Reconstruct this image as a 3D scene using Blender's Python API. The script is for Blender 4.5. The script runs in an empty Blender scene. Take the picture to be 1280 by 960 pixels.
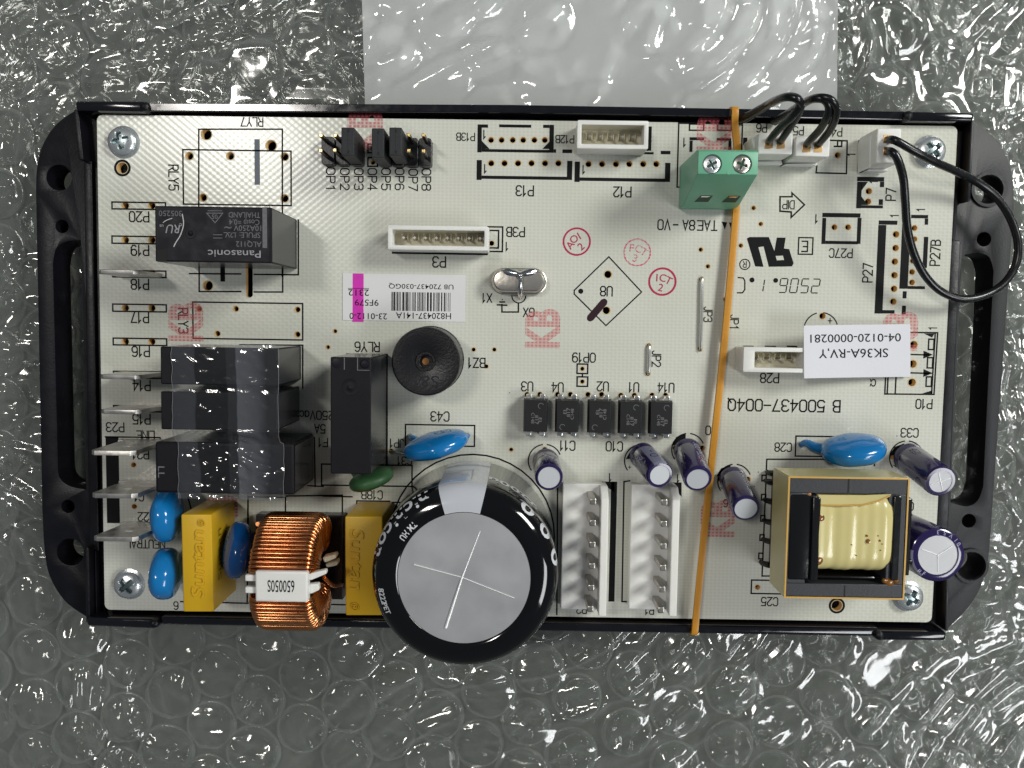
import bpy, bmesh, math, random
from mathutils import Vector, Matrix, noise
R = math.radians
SC = bpy.context.scene
COL = SC.collection

# ---------------------------------------------------------------- camera, light, exposure
cd = bpy.data.cameras.new('camera'); cam = bpy.data.objects.new('camera', cd); COL.objects.link(cam)
cd.sensor_fit = 'HORIZONTAL'; cd.sensor_width = 36.0; cd.lens = 30.375
cd.clip_start = 0.005; cd.clip_end = 50
m = Matrix(((0.99987756, -0.01522945, 0.00359484), (0.01493970, 0.99742177, 0.07018991),
            (-0.00465453, -0.07012761, 0.99752717))).to_4x4()
m.translation = (-0.00125571, 0.00943236, 0.16363326)
cam.matrix_world = m
SC.camera = cam
W = bpy.data.worlds.new('World'); SC.world = W; W.use_nodes = True
W.node_tree.nodes['Background'].inputs[0].default_value = (0.80, 0.90, 1.0, 1)
W.node_tree.nodes['Background'].inputs[1].default_value = 0.11
def area(name, loc, tgt, size, power, col):
    l = bpy.data.lights.new(name, 'AREA'); l.shape = 'RECTANGLE'; l.size, l.size_y = size
    l.energy = power; l.color = col
    o = bpy.data.objects.new(name, l); COL.objects.link(o); o.location = loc
    o.rotation_euler = (Vector(tgt) - Vector(loc)).to_track_quat('-Z', 'Y').to_euler()
    return o
area('ceiling_lamp', (-0.585, 0.41, 1.60), (0, 0, 0), (0.13, 0.30), 6.2, (1.0, 0.96, 0.90))
area('desk_lamp', (0.50, 0.28, 0.48), (0.0, 0, 0), (0.20, 0.16), 3.3, (0.98, 1.0, 0.94))
area('back_lamp', (0.95, -0.50, 1.10), (0.0, 0, 0), (0.60, 0.30), 6.0, (0.97, 0.99, 1.0))
SC.view_settings.view_transform = 'Standard'; SC.view_settings.look = 'None'
SC.view_settings.exposure = 0.06; SC.view_settings.gamma = 1.0; SC.view_settings.use_curve_mapping = False
SC.render.engine = 'CYCLES'
SC.cycles.use_denoising = True
SC.cycles.transparent_max_bounces = 24
SC.cycles.max_bounces = 10
SC.cycles.sample_clamp_indirect = 6.0

# ---------------------------------------------------------------- materials
MATS = {}
def mat(name, col, rough=0.5, metal=0.0, spec=0.5, var=0.0, vscale=300.0, bump=0.0, bscale=2000.0, coat=0.0, trans=0.0, sss=0.0, rvar=0.0):
    M = bpy.data.materials.new(name); M.use_nodes = True
    nt = M.node_tree; b = nt.nodes['Principled BSDF']
    b.inputs['Base Color'].default_value = (*col, 1); b.inputs['Roughness'].default_value = rough
    b.inputs['Metallic'].default_value = metal; b.inputs['Specular IOR Level'].default_value = spec
    b.inputs['Coat Weight'].default_value = coat; b.inputs['Coat Roughness'].default_value = 0.06
    b.inputs['Transmission Weight'].default_value = trans
    if sss:
        b.inputs['Subsurface Weight'].default_value = sss; b.inputs['Subsurface Scale'].default_value = 0.001
        b.inputs['Subsurface Radius'].default_value = (1, 0.9, 0.7)
    tc = nt.nodes.new('ShaderNodeTexCoord')
    if var:
        n = nt.nodes.new('ShaderNodeTexNoise'); n.inputs['Scale'].default_value = vscale; n.inputs['Detail'].default_value = 6
        nt.links.new(tc.outputs['Object'], n.inputs['Vector'])
        h = nt.nodes.new('ShaderNodeMix'); h.data_type = 'RGBA'
        h.inputs[6].default_value = (*[c * (1 - var) for c in col], 1); h.inputs[7].default_value = (*[min(1, c * (1 + var)) for c in col], 1)
        nt.links.new(n.outputs['Fac'], h.inputs[0]); nt.links.new(h.outputs[2], b.inputs['Base Color'])
    if rvar:
        n3 = nt.nodes.new('ShaderNodeTexNoise'); n3.inputs['Scale'].default_value = vscale * 1.7; n3.inputs['Detail'].default_value = 5
        nt.links.new(tc.outputs['Object'], n3.inputs['Vector'])
        mr = nt.nodes.new('ShaderNodeMapRange'); mr.inputs[1].default_value = 0.3; mr.inputs[2].default_value = 0.7
        mr.inputs[3].default_value = max(0.02, rough - rvar); mr.inputs[4].default_value = min(1, rough + rvar)
        nt.links.new(n3.outputs['Fac'], mr.inputs[0]); nt.links.new(mr.outputs[0], b.inputs['Roughness'])
    if bump:
        n2 = nt.nodes.new('ShaderNodeTexNoise'); n2.inputs['Scale'].default_value = bscale; n2.inputs['Detail'].default_value = 4
        nt.links.new(tc.outputs['Object'], n2.inputs['Vector'])
        bp = nt.nodes.new('ShaderNodeBump'); bp.inputs['Strength'].default_value = bump; bp.inputs['Distance'].default_value = 0.0003
        nt.links.new(n2.outputs['Fac'], bp.inputs['Height']); nt.links.new(bp.outputs[0], b.inputs['Normal'])
    MATS[name] = M
    return M

def weave(nt):
    """woven-glass relief of the laminate: staggered dimples 0.75 mm apart"""
    tc = nt.nodes.new('ShaderNodeTexCoord'); sx = nt.nodes.new('ShaderNodeSeparateXYZ')
    nt.links.new(tc.outputs['Object'], sx.inputs[0])
    outs = []
    for ax, per in ((0, 0.00150), (1, 0.00124)):
        a = nt.nodes.new('ShaderNodeMath'); a.operation = 'MULTIPLY'; a.inputs[1].default_value = 2 * math.pi / per
        s = nt.nodes.new('ShaderNodeMath'); s.operation = 'SINE'
        nt.links.new(sx.outputs[ax], a.inputs[0]); nt.links.new(a.outputs[0], s.inputs[0]); outs.append(s)
    p = nt.nodes.new('ShaderNodeMath'); p.operation = 'MULTIPLY'
    nt.links.new(outs[0].outputs[0], p.inputs[0]); nt.links.new(outs[1].outputs[0], p.inputs[1])
    ab = nt.nodes.new('ShaderNodeMath'); ab.operation = 'ABSOLUTE'; nt.links.new(p.outputs[0], ab.inputs[0])
    return tc, p, ab

def board_mat():
    M = bpy.data.materials.new('solder_mask_white'); M.use_nodes = True; nt = M.node_tree; b = nt.nodes['Principled BSDF']
    tc, p, ab = weave(nt)
    ramp = nt.nodes.new('ShaderNodeMix'); ramp.data_type = 'RGBA'
    ramp.inputs[6].default_value = (0.665, 0.665, 0.60, 1); ramp.inputs[7].default_value = (0.595, 0.595, 0.53, 1)
    nt.links.new(ab.outputs[0], ramp.inputs[0])
    n = nt.nodes.new('ShaderNodeTexNoise'); n.inputs['Scale'].default_value = 55; n.inputs['Detail'].default_value = 5
    nt.links.new(tc.outputs['Object'], n.inputs['Vector'])
    mx = nt.nodes.new('ShaderNodeMix'); mx.data_type = 'RGBA'; mx.blend_type = 'MULTIPLY'; mx.inputs[0].default_value = 1.0
    cr = nt.nodes.new('ShaderNodeValToRGB'); cr.color_ramp.elements[0].position = 0.35; cr.color_ramp.elements[1].position = 0.65
    cr.color_ramp.elements[0].color = (0.93, 0.93, 0.90, 1); cr.color_ramp.elements[1].color = (1, 1, 1, 1)
    nt.links.new(n.outputs['Fac'], cr.inputs[0]); nt.links.new(ramp.outputs[2], mx.inputs[6]); nt.links.new(cr.outputs[0], mx.inputs[7])
    nt.links.new(mx.outputs[2], b.inputs['Base Color'])
    b.inputs['Roughness'].default_value = 0.20; b.inputs['Specular IOR Level'].default_value = 0.5
    bp = nt.nodes.new('ShaderNodeBump'); bp.inputs['Strength'].default_value = 0.11; bp.inputs['Distance'].default_value = 0.00006
    nt.links.new(p.outputs[0], bp.inputs['Height']); nt.links.new(bp.outputs[0], b.inputs['Normal'])
    MATS['board'] = M

def stamp_mat(name, col, dens):
    """ink that only took on the raised threads of the weave"""
    M = bpy.data.materials.new(name); M.use_nodes = True; nt = M.node_tree; b = nt.nodes['Principled BSDF']
    b.inputs['Base Color'].default_value = (*col, 1); b.inputs['Roughness'].default_value = 0.6
    tc, p, ab = weave(nt)
    mr = nt.nodes.new('ShaderNodeMapRange'); mr.inputs[1].default_value = 0.1; mr.inputs[2].default_value = 0.8
    mr.inputs[3].default_value = dens * 0.35; mr.inputs[4].default_value = dens
    nt.links.new(ab.outputs[0], mr.inputs[0]); nt.links.new(mr.outputs[0], b.inputs['Alpha'])
    MATS[name] = M

def film_mat(name, haze, edge, bumps, rough=0.07, tint=(0.97, 0.98, 0.97), gain=1.0, hazecol=(0.80, 0.82, 0.80)):
    """thin clear plastic film: see-through, mirror-like at a slant, a little milky"""
    M = bpy.data.materials.new(name); M.use_nodes = True; nt = M.node_tree
    for n in list(nt.nodes):
        if n.type != 'OUTPUT_MATERIAL': nt.nodes.remove(n)
    out = [n for n in nt.nodes if n.type == 'OUTPUT_MATERIAL'][0]
    tc = nt.nodes.new('ShaderNodeTexCoord')
    hs = None
    for sc, st, d, vec in bumps:
        n = nt.nodes.new('ShaderNodeTexNoise'); n.inputs['Scale'].default_value = sc; n.inputs['Detail'].default_value = 3
        n.inputs['Distortion'].default_value = 1.2
        nt.links.new(tc.outputs['Object'], n.inputs['Vector'])
        bp = nt.nodes.new('ShaderNodeBump'); bp.inputs['Strength'].default_value = st; bp.inputs['Distance'].default_value = d
        nt.links.new(n.outputs['Fac'], bp.inputs['Height'])
        if hs: nt.links.new(hs.outputs[0], bp.inputs['Normal'])
        hs = bp
    tr = nt.nodes.new('ShaderNodeBsdfTransparent'); tr.inputs[0].default_value = (*tint, 1)
    df = nt.nodes.new('ShaderNodeBsdfDiffuse'); df.inputs[0].default_value = (*hazecol, 1)
    gl = nt.nodes.new('ShaderNodeBsdfGlossy'); gl.inputs['Roughness'].default_value = rough
    lw = nt.nodes.new('ShaderNodeLayerWeight'); lw.inputs[0].default_value = 0.35
    fr = nt.nodes.new('ShaderNodeFresnel'); fr.inputs[0].default_value = 1.5
    if hs:
        for t in (gl, fr, df): nt.links.new(hs.outputs[0], t.inputs['Normal'])
    mr = nt.nodes.new('ShaderNodeMapRange'); mr.inputs[3].default_value = haze; mr.inputs[4].default_value = edge
    nt.links.new(lw.outputs['Facing'], mr.inputs[0])
    tl = nt.nodes.new('ShaderNodeBsdfTranslucent'); tl.inputs[0].default_value = (*hazecol, 1)
    md = nt.nodes.new('ShaderNodeMixShader'); md.inputs[0].default_value = 0.5
    nt.links.new(df.outputs[0], md.inputs[1]); nt.links.new(tl.outputs[0], md.inputs[2])
    m1 = nt.nodes.new('ShaderNodeMixShader'); nt.links.new(mr.outputs[0], m1.inputs[0])
    nt.links.new(tr.outputs[0], m1.inputs[1]); nt.links.new(md.outputs[0], m1.inputs[2])
    g = nt.nodes.new('ShaderNodeMath'); g.operation = 'MULTIPLY'; g.inputs[1].default_value = gain; g.use_clamp = True
    nt.links.new(fr.outputs[0], g.inputs[0])
    cl = nt.nodes.new('ShaderNodeMath'); cl.operation = 'MINIMUM'; cl.inputs[1].default_value = 0.45; nt.links.new(g.outputs[0], cl.inputs[0]); g = cl
    m2 = nt.nodes.new('ShaderNodeMixShader'); nt.links.new(g.outputs[0], m2.inputs[0])
    nt.links.new(m1.outputs[0], m2.inputs[1]); nt.links.new(gl.outputs[0], m2.inputs[2])
    nt.links.new(m2.outputs[0], out.inputs[0])
    MATS[name] = M
    return nt, mr, m1

board_mat()
mat('laminate_edge', (0.78, 0.52, 0.22), 0.7, var=0.3, vscale=900)
mat('ink', (0.005, 0.005, 0.006), 0.6, spec=0.15)
mat('ink_glare', (0.05, 0.07, 0.10), 0.4)  # black ink paled to blue-grey, the glare over it put into the colour
stamp_mat('stamp_pink', (0.72, 0.13, 0.16), 0.50)
stamp_mat('stamp_faint', (0.70, 0.02, 0.16), 0.75)
mat('stamp_red', (0.42, 0.003, 0.06), 0.5, var=0.4, vscale=1500)
mat('marker', (0.025, 0.006, 0.012), 0.35)
mat('tray', (0.006, 0.006, 0.009), 0.38, spec=0.3, var=0.3, vscale=200, bump=0.10, bscale=2600, rvar=0.08)
mat('tray_rough', (0.009, 0.009, 0.012), 0.45, spec=0.4, bump=0.16, bscale=3200)
mat('relay', (0.006, 0.0055, 0.008), 0.50, spec=0.22, var=0.2, bump=0.08, bscale=4000, rvar=0.08)
mat('relay_gloss', (0.007, 0.006, 0.010), 0.48, spec=0.22, rvar=0.08, bump=0.03, bscale=3000)
mat('relay_side', (0.020, 0.020, 0.024), 0.22, spec=0.6, bump=0.05, bscale=2500)  # glossier sides; lighter colour adds some of the board's reflection
mat('tray_gloss', (0.006, 0.006, 0.009), 0.12, spec=0.6, rvar=0.05)
mat('relay_print', (0.30, 0.29, 0.31), 0.6, var=0.4, vscale=2500)
mat('relay_print_dim', (0.13, 0.125, 0.14), 0.6, var=0.4, vscale=2500)
mat('scratch', (0.5, 0.5, 0.5), 0.5)
mat('opto', (0.008, 0.008, 0.009), 0.5, spec=0.35, bump=0.1, bscale=5000)
mat('opto_print', (0.15, 0.15, 0.15), 0.6, var=0.5, vscale=3000)
mat('tin', (0.72, 0.72, 0.70), 0.28, 1.0, var=0.15, bump=0.1, bscale=1500, rvar=0.1)
mat('tab_tin', (0.58, 0.56, 0.53), 0.42, 1.0, var=0.15, bump=0.1, bscale=1200, rvar=0.1)
mat('zinc', (0.74, 0.77, 0.78), 0.26, 0.80, var=0.12, bump=0.25, bscale=900, rvar=0.08)
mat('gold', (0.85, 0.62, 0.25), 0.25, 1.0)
mat('brass', (0.62, 0.40, 0.18), 0.35, 1.0)
mat('pin_metal', (0.42, 0.40, 0.36), 0.36, 1.0, var=0.15, vscale=900)
mat('pin_shaft_shade', (0.05, 0.045, 0.035), 0.35, 0.8)  # gold pin below its tip, shadow painted in as a dark metal
mat('can', (0.62, 0.58, 0.52), 0.30, 1.0, var=0.15, bump=0.12, bscale=900)
mat('solder', (0.66, 0.66, 0.67), 0.14, 1.0, var=0.25, vscale=900, bump=0.3, bscale=700)
mat('wire_metal', (0.65, 0.65, 0.63), 0.25, 1.0)
mat('nylon', (0.77, 0.76, 0.73), 0.42, sss=0.25, var=0.03, bump=0.05)
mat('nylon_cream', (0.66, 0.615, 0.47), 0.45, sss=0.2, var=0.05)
mat('green_plastic', (0.14, 0.41, 0.26), 0.42, var=0.08, vscale=150, bump=0.06)
mat('green_dark', (0.012, 0.05, 0.03), 0.6)
mat('cap_black', (0.003, 0.003, 0.004), 0.07, coat=0.15, spec=0.5)
mat('cap_stripe', (0.52, 0.53, 0.58), 0.14, coat=0.4, var=0.06)
mat('cap_print', (0.62, 0.63, 0.66), 0.3)
mat('alu', (0.50, 0.50, 0.515), 0.50, 0.75, var=0.04, vscale=120, bump=0.03, bscale=260, rvar=0.05)
mat('alu_bright', (0.86, 0.86, 0.86), 0.45, 0.6)
mat('alu_matt', (0.58, 0.60, 0.63), 0.55, 0.25)
mat('navy', (0.022, 0.014, 0.075), 0.13, coat=0.3, var=0.2)
mat('navy_stripe', (0.20, 0.20, 0.29), 0.2)
mat('navy_print', (0.33, 0.33, 0.45), 0.4)
mat('blue_epoxy', (0.006, 0.17, 0.46), 0.16, coat=0.4, var=0.14, vscale=160, bump=0.1, bscale=260)
mat('blue_dark', (0.005, 0.075, 0.27), 0.16, coat=0.4, var=0.14, vscale=160, bump=0.1, bscale=260)
mat('green_epoxy', (0.035, 0.105, 0.040), 0.5, var=0.15, bump=0.25, bscale=900)
mat('yellow_box', (0.62, 0.37, 0.012), 0.38, var=0.06, vscale=200, bump=0.06)
mat('yellow_print', (0.20, 0.13, 0.02), 0.5, var=0.4, vscale=1500)
mat('copper', (0.66, 0.27, 0.11), 0.24, 1.0, var=0.18, vscale=400, rvar=0.07)
mat('bobbin', (0.006, 0.006, 0.007), 0.18, bump=0.15, bscale=500)
mat('ferrite', (0.032, 0.034, 0.040), 0.45, var=0.15, bump=0.12, bscale=2500)
mat('yellow_tape', (0.62, 0.54, 0.24), 0.24, var=0.08, vscale=150, bump=0.12, bscale=350, coat=0.3)
mat('varnish', (0.22, 0.085, 0.015), 0.12, var=0.5, vscale=500, coat=0.4)
mat('tape_edge', (0.62, 0.36, 0.08), 0.3)
mat('rubber_amber', (0.58, 0.26, 0.020), 0.40, sss=0.35, var=0.10, vscale=120, bump=0.1, bscale=900)
mat('wire_black', (0.006, 0.006, 0.007), 0.26, bump=0.05, bscale=900, rvar=0.06)
mat('sticker', (0.69, 0.685, 0.69), 0.45, var=0.02)
mat('paper', (0.66, 0.66, 0.71), 0.75, var=0.02, bump=0.1, bscale=1500)
mat('magenta', (0.62, 0.012, 0.42), 0.5, var=0.2, vscale=600)
mat('black_plastic', (0.007, 0.007, 0.008), 0.36, bump=0.1, bscale=2500)
mat('jumper', (0.022, 0.023, 0.026), 0.55, spec=0.35, bump=0.3, bscale=3500, var=0.25, vscale=1800)
mat('buzzer', (0.006, 0.006, 0.008), 0.33, spec=0.4, bump=0.18, bscale=3000)
mat('amber_hole', (0.30, 0.11, 0.01), 0.4)
mat('zinc_recess_shade', (0.24, 0.30, 0.31), 0.30, 0.9, var=0.3, vscale=900)  # same zinc, darkened: the shade inside the cross recess is in the colour
mat('burr', (0.60, 0.47, 0.28), 0.6)
mat('hole_dark', (0.004, 0.004, 0.004), 0.7)
mat('table', (0.165, 0.17, 0.148), 0.55, var=0.25, vscale=25)
mat('sheet', (0.66, 0.66, 0.665), 0.7, var=0.02)

# ---------------------------------------------------------------- mesh helpers (all in millimetres, written as metres)
MM = 0.001
class G:
    def __init__(s): s.v = []; s.f = []; s.m = []
    def add(s, vs, fs, mi=0):
        k = len(s.v); s.v += [tuple(v) for v in vs]; s.f += [tuple(i + k for i in f) for f in fs]; s.m += [mi] * len(fs); return s
    def prism(s, poly, z0, z1, mi=0, top=None):
        n = len(poly); top = top or poly
        a = sum(poly[i][0] * poly[(i + 1) % n][1] - poly[(i + 1) % n][0] * poly[i][1] for i in range(n))
        if a < 0: poly = poly[::-1]; top = top[::-1]
        vs = [(x, y, z0) for x, y in poly] + [(x, y, z1) for x, y in top]
        fs = [tuple(range(n))[::-1], tuple(range(n, 2 * n))] + [(i, (i + 1) % n, n + (i + 1) % n, n + i) for i in range(n)]
        return s.add(vs, fs, mi)
    def box(s, a, b, z0, z1, mi=0):
        x0, x1 = sorted((a[0], b[0])); y0, y1 = sorted((a[1], b[1]))
        return s.prism([(x0, y0), (x1, y0), (x1, y1), (x0, y1)], z0, z1, mi)
    def tube(s, path, r, n=10, mi=0, closed=False, caps=True, flat=None):
        path = [Vector(p) for p in path]; N = len(path); rings = []
        up = Vector((0, 0, 1)); prev = None
        for i in range(N):
            a = path[i - 1] if (i > 0 or closed) else path[i]
            b = path[(i + 1) % N] if (i < N - 1 or closed) else path[i]
            t = (b - a).normalized()
            if prev is None:
                x = t.cross(up)
                if x.length < 1e-3: x = t.cross(Vector((0, 1, 0)))
            else:
                x = prev - t * prev.dot(t)
            x.normalize(); prev = x; y = t.cross(x)
            rr = r[i] if isinstance(r, (list, tuple)) else r
            fl = flat or 1.0
            rings.append([path[i] + x * (rr * math.cos(2 * math.pi * k / n)) + y * (rr * fl * math.sin(2 * math.pi * k / n)) for k in range(n)])
        vs = [v for rg in rings for v in rg]; fs = []
        for i in range(N if closed else N - 1):
            j = (i + 1) % N
            for k in range(n):
                l = (k + 1) % n
                fs.append((i * n + k, i * n + l, j * n + l, j * n + k))
        if caps and not closed:
            fs.append(tuple(range(n))[::-1]); fs.append(tuple((N - 1) * n + k for k in range(n)))
        return s.add(vs, fs, mi)
    def lathe(s, prof, c=(0, 0, 0), axis=(0, 0, 1), n=40, mi=0, a0=0.0, a1=360.0, mis=None):
        ax = Vector(axis).normalized(); c = Vector(c)
        x = Vector((1, 0, 0)) - ax * ax.x; x.normalize(); y = ax.cross(x)
        full = abs(a1 - a0) >= 359.9; cnt = n if full else n + 1
        vs = []
        for r, z in prof:
            for k in range(cnt):
                t = R(a0 + (a1 - a0) * k / n)
                vs.append(c + ax * z + (x * math.cos(t) + y * math.sin(t)) * r)
        for i in range(len(prof) - 1):
            fs = []
            for k in range(n):
                l = (k + 1) % cnt
                fs.append((i * cnt + k, i * cnt + l, (i + 1) * cnt + l, (i + 1) * cnt + k))
            s.fs_tmp = fs
            if i == 0: base = len(s.v); s.v += [tuple(v) for v in vs]
            s.f += [tuple(q + base for q in f) for f in fs]; s.m += [mis[i] if mis else mi] * len(fs)
        return s
    def strip(s, pts, w, z=0.03, mi=0, closed=False):
        """flat printed line with mitred corners"""
        pts = [Vector((p[0], p[1])) for p in pts]; N = len(pts); L = []; Rr = []
        for i in range(N):
            a = pts[i - 1] if (i > 0 or closed) else None
            b = pts[(i + 1) % N] if (i < N - 1 or closed) else None
            if a is not None and b is not None:
                d1 = (pts[i] - a).normalized(); d2 = (b - pts[i]).normalized()
                n1 = Vector((-d1.y, d1.x)); n2 = Vector((-d2.y, d2.x)); nn = n1 + n2
                if nn.length < 1e-3: nn = n1
                nn.normalize(); k = w / 2 / max(0.35, nn.dot(n1))
                off = nn * k; ext = Vector((0, 0))
            else:
                d = (b - pts[i]).normalized() if b is not None else (pts[i] - a).normalized()
                off = Vector((-d.y, d.x)) * (w / 2); ext = d * (-w / 2 if b is not None else w / 2)
            L.append(pts[i] + off + ext); Rr.append(pts[i] - off + ext)
        vs = []
        for i in range(N): vs += [(L[i].x, L[i].y, z), (Rr[i].x, Rr[i].y, z)]
        fs = [(2 * i + 1, 2 * ((i + 1) % N) + 1, 2 * ((i + 1) % N), 2 * i) for i in range(N if closed else N - 1)]
        return s.add(vs, fs, mi)
    def poly(s, pts, z=0.03, mi=0):
        n = len(pts); a = sum(pts[i][0] * pts[(i + 1) % n][1] - pts[(i + 1) % n][0] * pts[i][1] for i in range(n))
        pts = pts if a > 0 else pts[::-1]
        return s.add([(p[0], p[1], z) for p in pts], [tuple(range(n))], mi)
    def rect(s, a, b, z=0.03, mi=0):
        return s.poly([(a[0], a[1]), (b[0], a[1]), (b[0], b[1]), (a[0], b[1])], z, mi)
    def disc(s, c, r, z=0.03, mi=0, n=24):
        return s.poly([(c[0] + r * math.cos(2 * math.pi * k / n), c[1] + r * math.sin(2 * math.pi * k / n)) for k in range(n)], z, mi)
    def ring(s, c, r, w, z=0.03, mi=0, a0=0, a1=360, n=40):
        full = a1 - a0 >= 359.9
        pts = [(c[0] + r * math.cos(R(a0 + (a1 - a0) * k / n)), c[1] + r * math.sin(R(a0 + (a1 - a0) * k / n))) for k in range(n if full else n + 1)]
        return s.strip(pts, w, z, mi, closed=full)

def finish(me, mats, smooth=35, bevel=0.0, seg=2):
    for mm in mats: me.materials.append(MATS[mm] if isinstance(mm, str) else mm)
    bm = bmesh.new(); bm.from_mesh(me)
    if bevel:
        bm.normal_update()
        es = [e for e in bm.edges if len(e.link_faces) == 2 and e.calc_face_angle(0) > R(25)]
        bmesh.ops.bevel(bm, geom=es, offset=bevel * MM, segments=seg, profile=0.5, affect='EDGES', clamp_overlap=True)
    bmesh.ops.recalc_face_normals(bm, faces=bm.faces) if bevel else None
    bm.to_mesh(me); bm.free()
    if smooth:
        me.shade_smooth(); me.set_sharp_from_angle(angle=R(20 if bevel and smooth < 60 else smooth))
    return me

def link(name, data, parent=None, kind=None, label=None):
    o = bpy.data.objects.new(name, data); COL.objects.link(o)
    if parent is not None:
        o.parent = parent
        if parent.type == 'EMPTY': o.matrix_parent_inverse = Matrix.Translation(-parent.location)
    if kind: o['kind'] = kind
    if label: o['label'] = label
    return o

def build(g, name, mats, parent=None, smooth=35, bevel=0.0, seg=2, kind=None, label=None):
    me = bpy.data.meshes.new(name)
    me.from_pydata([(x * MM, y * MM, z * MM) for x, y, z in g.v], [], g.f)
    if isinstance(mats, str): mats = [mats]
    if len(mats) > 1: me.polygons.foreach_set('material_index', g.m)
    me.update()
    finish(me, mats, smooth, bevel, seg)
    return link(name, me, parent, kind, label)

def thing(name, loc, label, cat, group=None):
    o = bpy.data.objects.new(name, None); COL.objects.link(o); o.empty_display_size = 0.01
    o.location = Vector(loc) * MM
    tag(o, label, cat, group); return o
def tag(o, label, cat, group=None):
    o['label'] = label; o['category'] = cat
    if group: o['group'] = group
    return o

_TC = {}
def glyphs(txt, bold=0.0):
    """outline of a line of lettering, cap height 1, centred"""
    key = (txt, bold)
    if key not in _TC:
        cu = bpy.data.curves.new('t', 'FONT'); cu.body = txt; cu.resolution_u = 3; cu.offset = bold
        o = bpy.data.objects.new('t', cu); COL.objects.link(o)
        me = bpy.data.meshes.new_from_object(o)
        vs = [tuple(v.co) for v in me.vertices]; fs = [tuple(p.vertices) for p in me.polygons]
        bpy.data.objects.remove(o); bpy.data.curves.remove(cu); bpy.data.meshes.remove(me)
        x0 = min(v[0] for v in vs); x1 = max(v[0] for v in vs)
        cap = 0.729
        _TC[key] = ([((v[0] - (x0 + x1) / 2) / cap, v[1] / cap - 0.5) for v in vs], fs, (x1 - x0) / cap)
    return _TC[key]
def text(g, txt, c, cap, rot=180, width=None, z=0.03, mi=0, xs=None, shear=0.0, bold=0.004):
    """lettering of cap height cap (mm) centred at c; width = wanted length in mm"""
    vs, fs, w = glyphs(txt, bold)
    sx = (width / w) if width else cap * (xs or 1.0)
    co, si = math.cos(R(rot)), math.sin(R(rot))
    out = []
    for x, y in vs:
        X = x * sx + y * cap * shear; Y = y * cap
        out.append((c[0] + X * co - Y * si, c[1] + X * si + Y * co, z))
    g.add(out, fs, mi)

STROKE = {
 '0': ['1,0 3,0 4,1 4,5 3,6 1,6 0,5 0,1 1,0'], '1': ['0.9,4.7 2.2,6 2.2,0'], '2': ['0,5 1,6 3,6 4,5 4,4 0,0 4,0'],
 '3': ['0,5.2 1,6 3,6 4,5.1 4,4 3,3.2 1.6,3.2', '3,3.2 4,2.3 4,1 3,0 1,0 0,0.8'], '4': ['3,0 3,6 0,1.8 4,1.8'],
 '5': ['3.8,6 0.4,6 0.2,3.3 1,3.8 3,3.8 4,2.8 4,1 3,0 1,0 0,0.8'], '6': ['3.6,5.4 2.8,6 1.2,6 0,4.6 0,1 1,0 3,0 4,1 4,2.5 3,3.5 1,3.5 0,2.5'],
 '7': ['0,6 4,6 1.5,0'], '8': ['1,3.2 0,4.1 0,5.1 1,6 3,6 4,5.1 4,4.1 3,3.2 1,3.2 0,2.3 0,1 1,0 3,0 4,1 4,2.3 3,3.2'],
 '9': ['0.4,0.6 1.2,0 2.8,0 4,1.4 4,5 3,6 1,6 0,5 0,3.5 1,2.5 3,2.5 4,3.5'], 'A': ['0,0 2,6 4,0', '0.7,2 3.3,2'],
 'B': ['0,0 0,6 2.8,6 3.8,5.2 3.8,4 2.8,3.2 0,3.2', '2.8,3.2 4,2.3 4,1 3,0 0,0'], 'C': ['4,5 3,6 1,6 0,5 0,1 1,0 3,0 4,1'],
 'D': ['0,0 0,6 2.6,6 4,4.8 4,1.2 2.6,0 0,0'], 'E': ['4,6 0,6 0,0 4,0', '0,3.1 3,3.1'], 'F': ['4,6 0,6 0,0', '0,3.1 3,3.1'],
 'G': ['4,5 3,6 1,6 0,5 0,1 1,0 3,0 4,1 4,2.8 2.4,2.8'], 'I': ['0,0 0,6'], 'J': ['3,6 3,1 2.2,0 0.9,0 0,1'], 'L': ['0,6 0,0 3.6,0'], 'N': ['0,0 0,6 4,0 4,6'],
 'O': ['1.2,0 3,0 4.2,1.2 4.2,4.8 3,6 1.2,6 0,4.8 0,1.2 1.2,0'], 'P': ['0,0 0,6 3,6 4,5.2 4,3.6 3,2.8 0,2.8'], 'Q': ['1.2,0 3,0 4.2,1.2 4.2,4.8 3,6 1.2,6 0,4.8 0,1.2 1.2,0', '2.6,1.8 4.3,-0.3'],
 'R': ['0,0 0,6 3,6 4,5.2 4,3.6 3,2.8 0,2.8', '2,2.8 4,0'], 'S': ['4,5.1 3,6 1,6 0,5.1 0,4 1,3.2 3,2.9 4,2.1 4,1 3,0 1,0 0,0.9'], 'T': ['0,6 4,6', '2,6 2,0'],
 'U': ['0,6 0,1 1,0 3,0 4,1 4,6'], 'V': ['0,6 2,0 4,6'], 'X': ['0,0 4,6', '0,6 4,0'], 'Y': ['0,6 2,3 4,6', '2,3 2,0'], 'Z': ['0,6 4,6 0,0 4,0'],
 'a': ['3.2,4 3.2,0', '3.2,3 2.4,4 1,4 0,3 0,1 1,0 2.4,0 3.2,1'], 'c': ['3.2,3.2 2.4,4 1,4 0,3 0,1 1,0 2.4,0 3.2,0.8'], '-': ['0.2,3 3.8,3'], '+': ['0,3 4,3', '2,1 2,5'], ' ': []}
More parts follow.
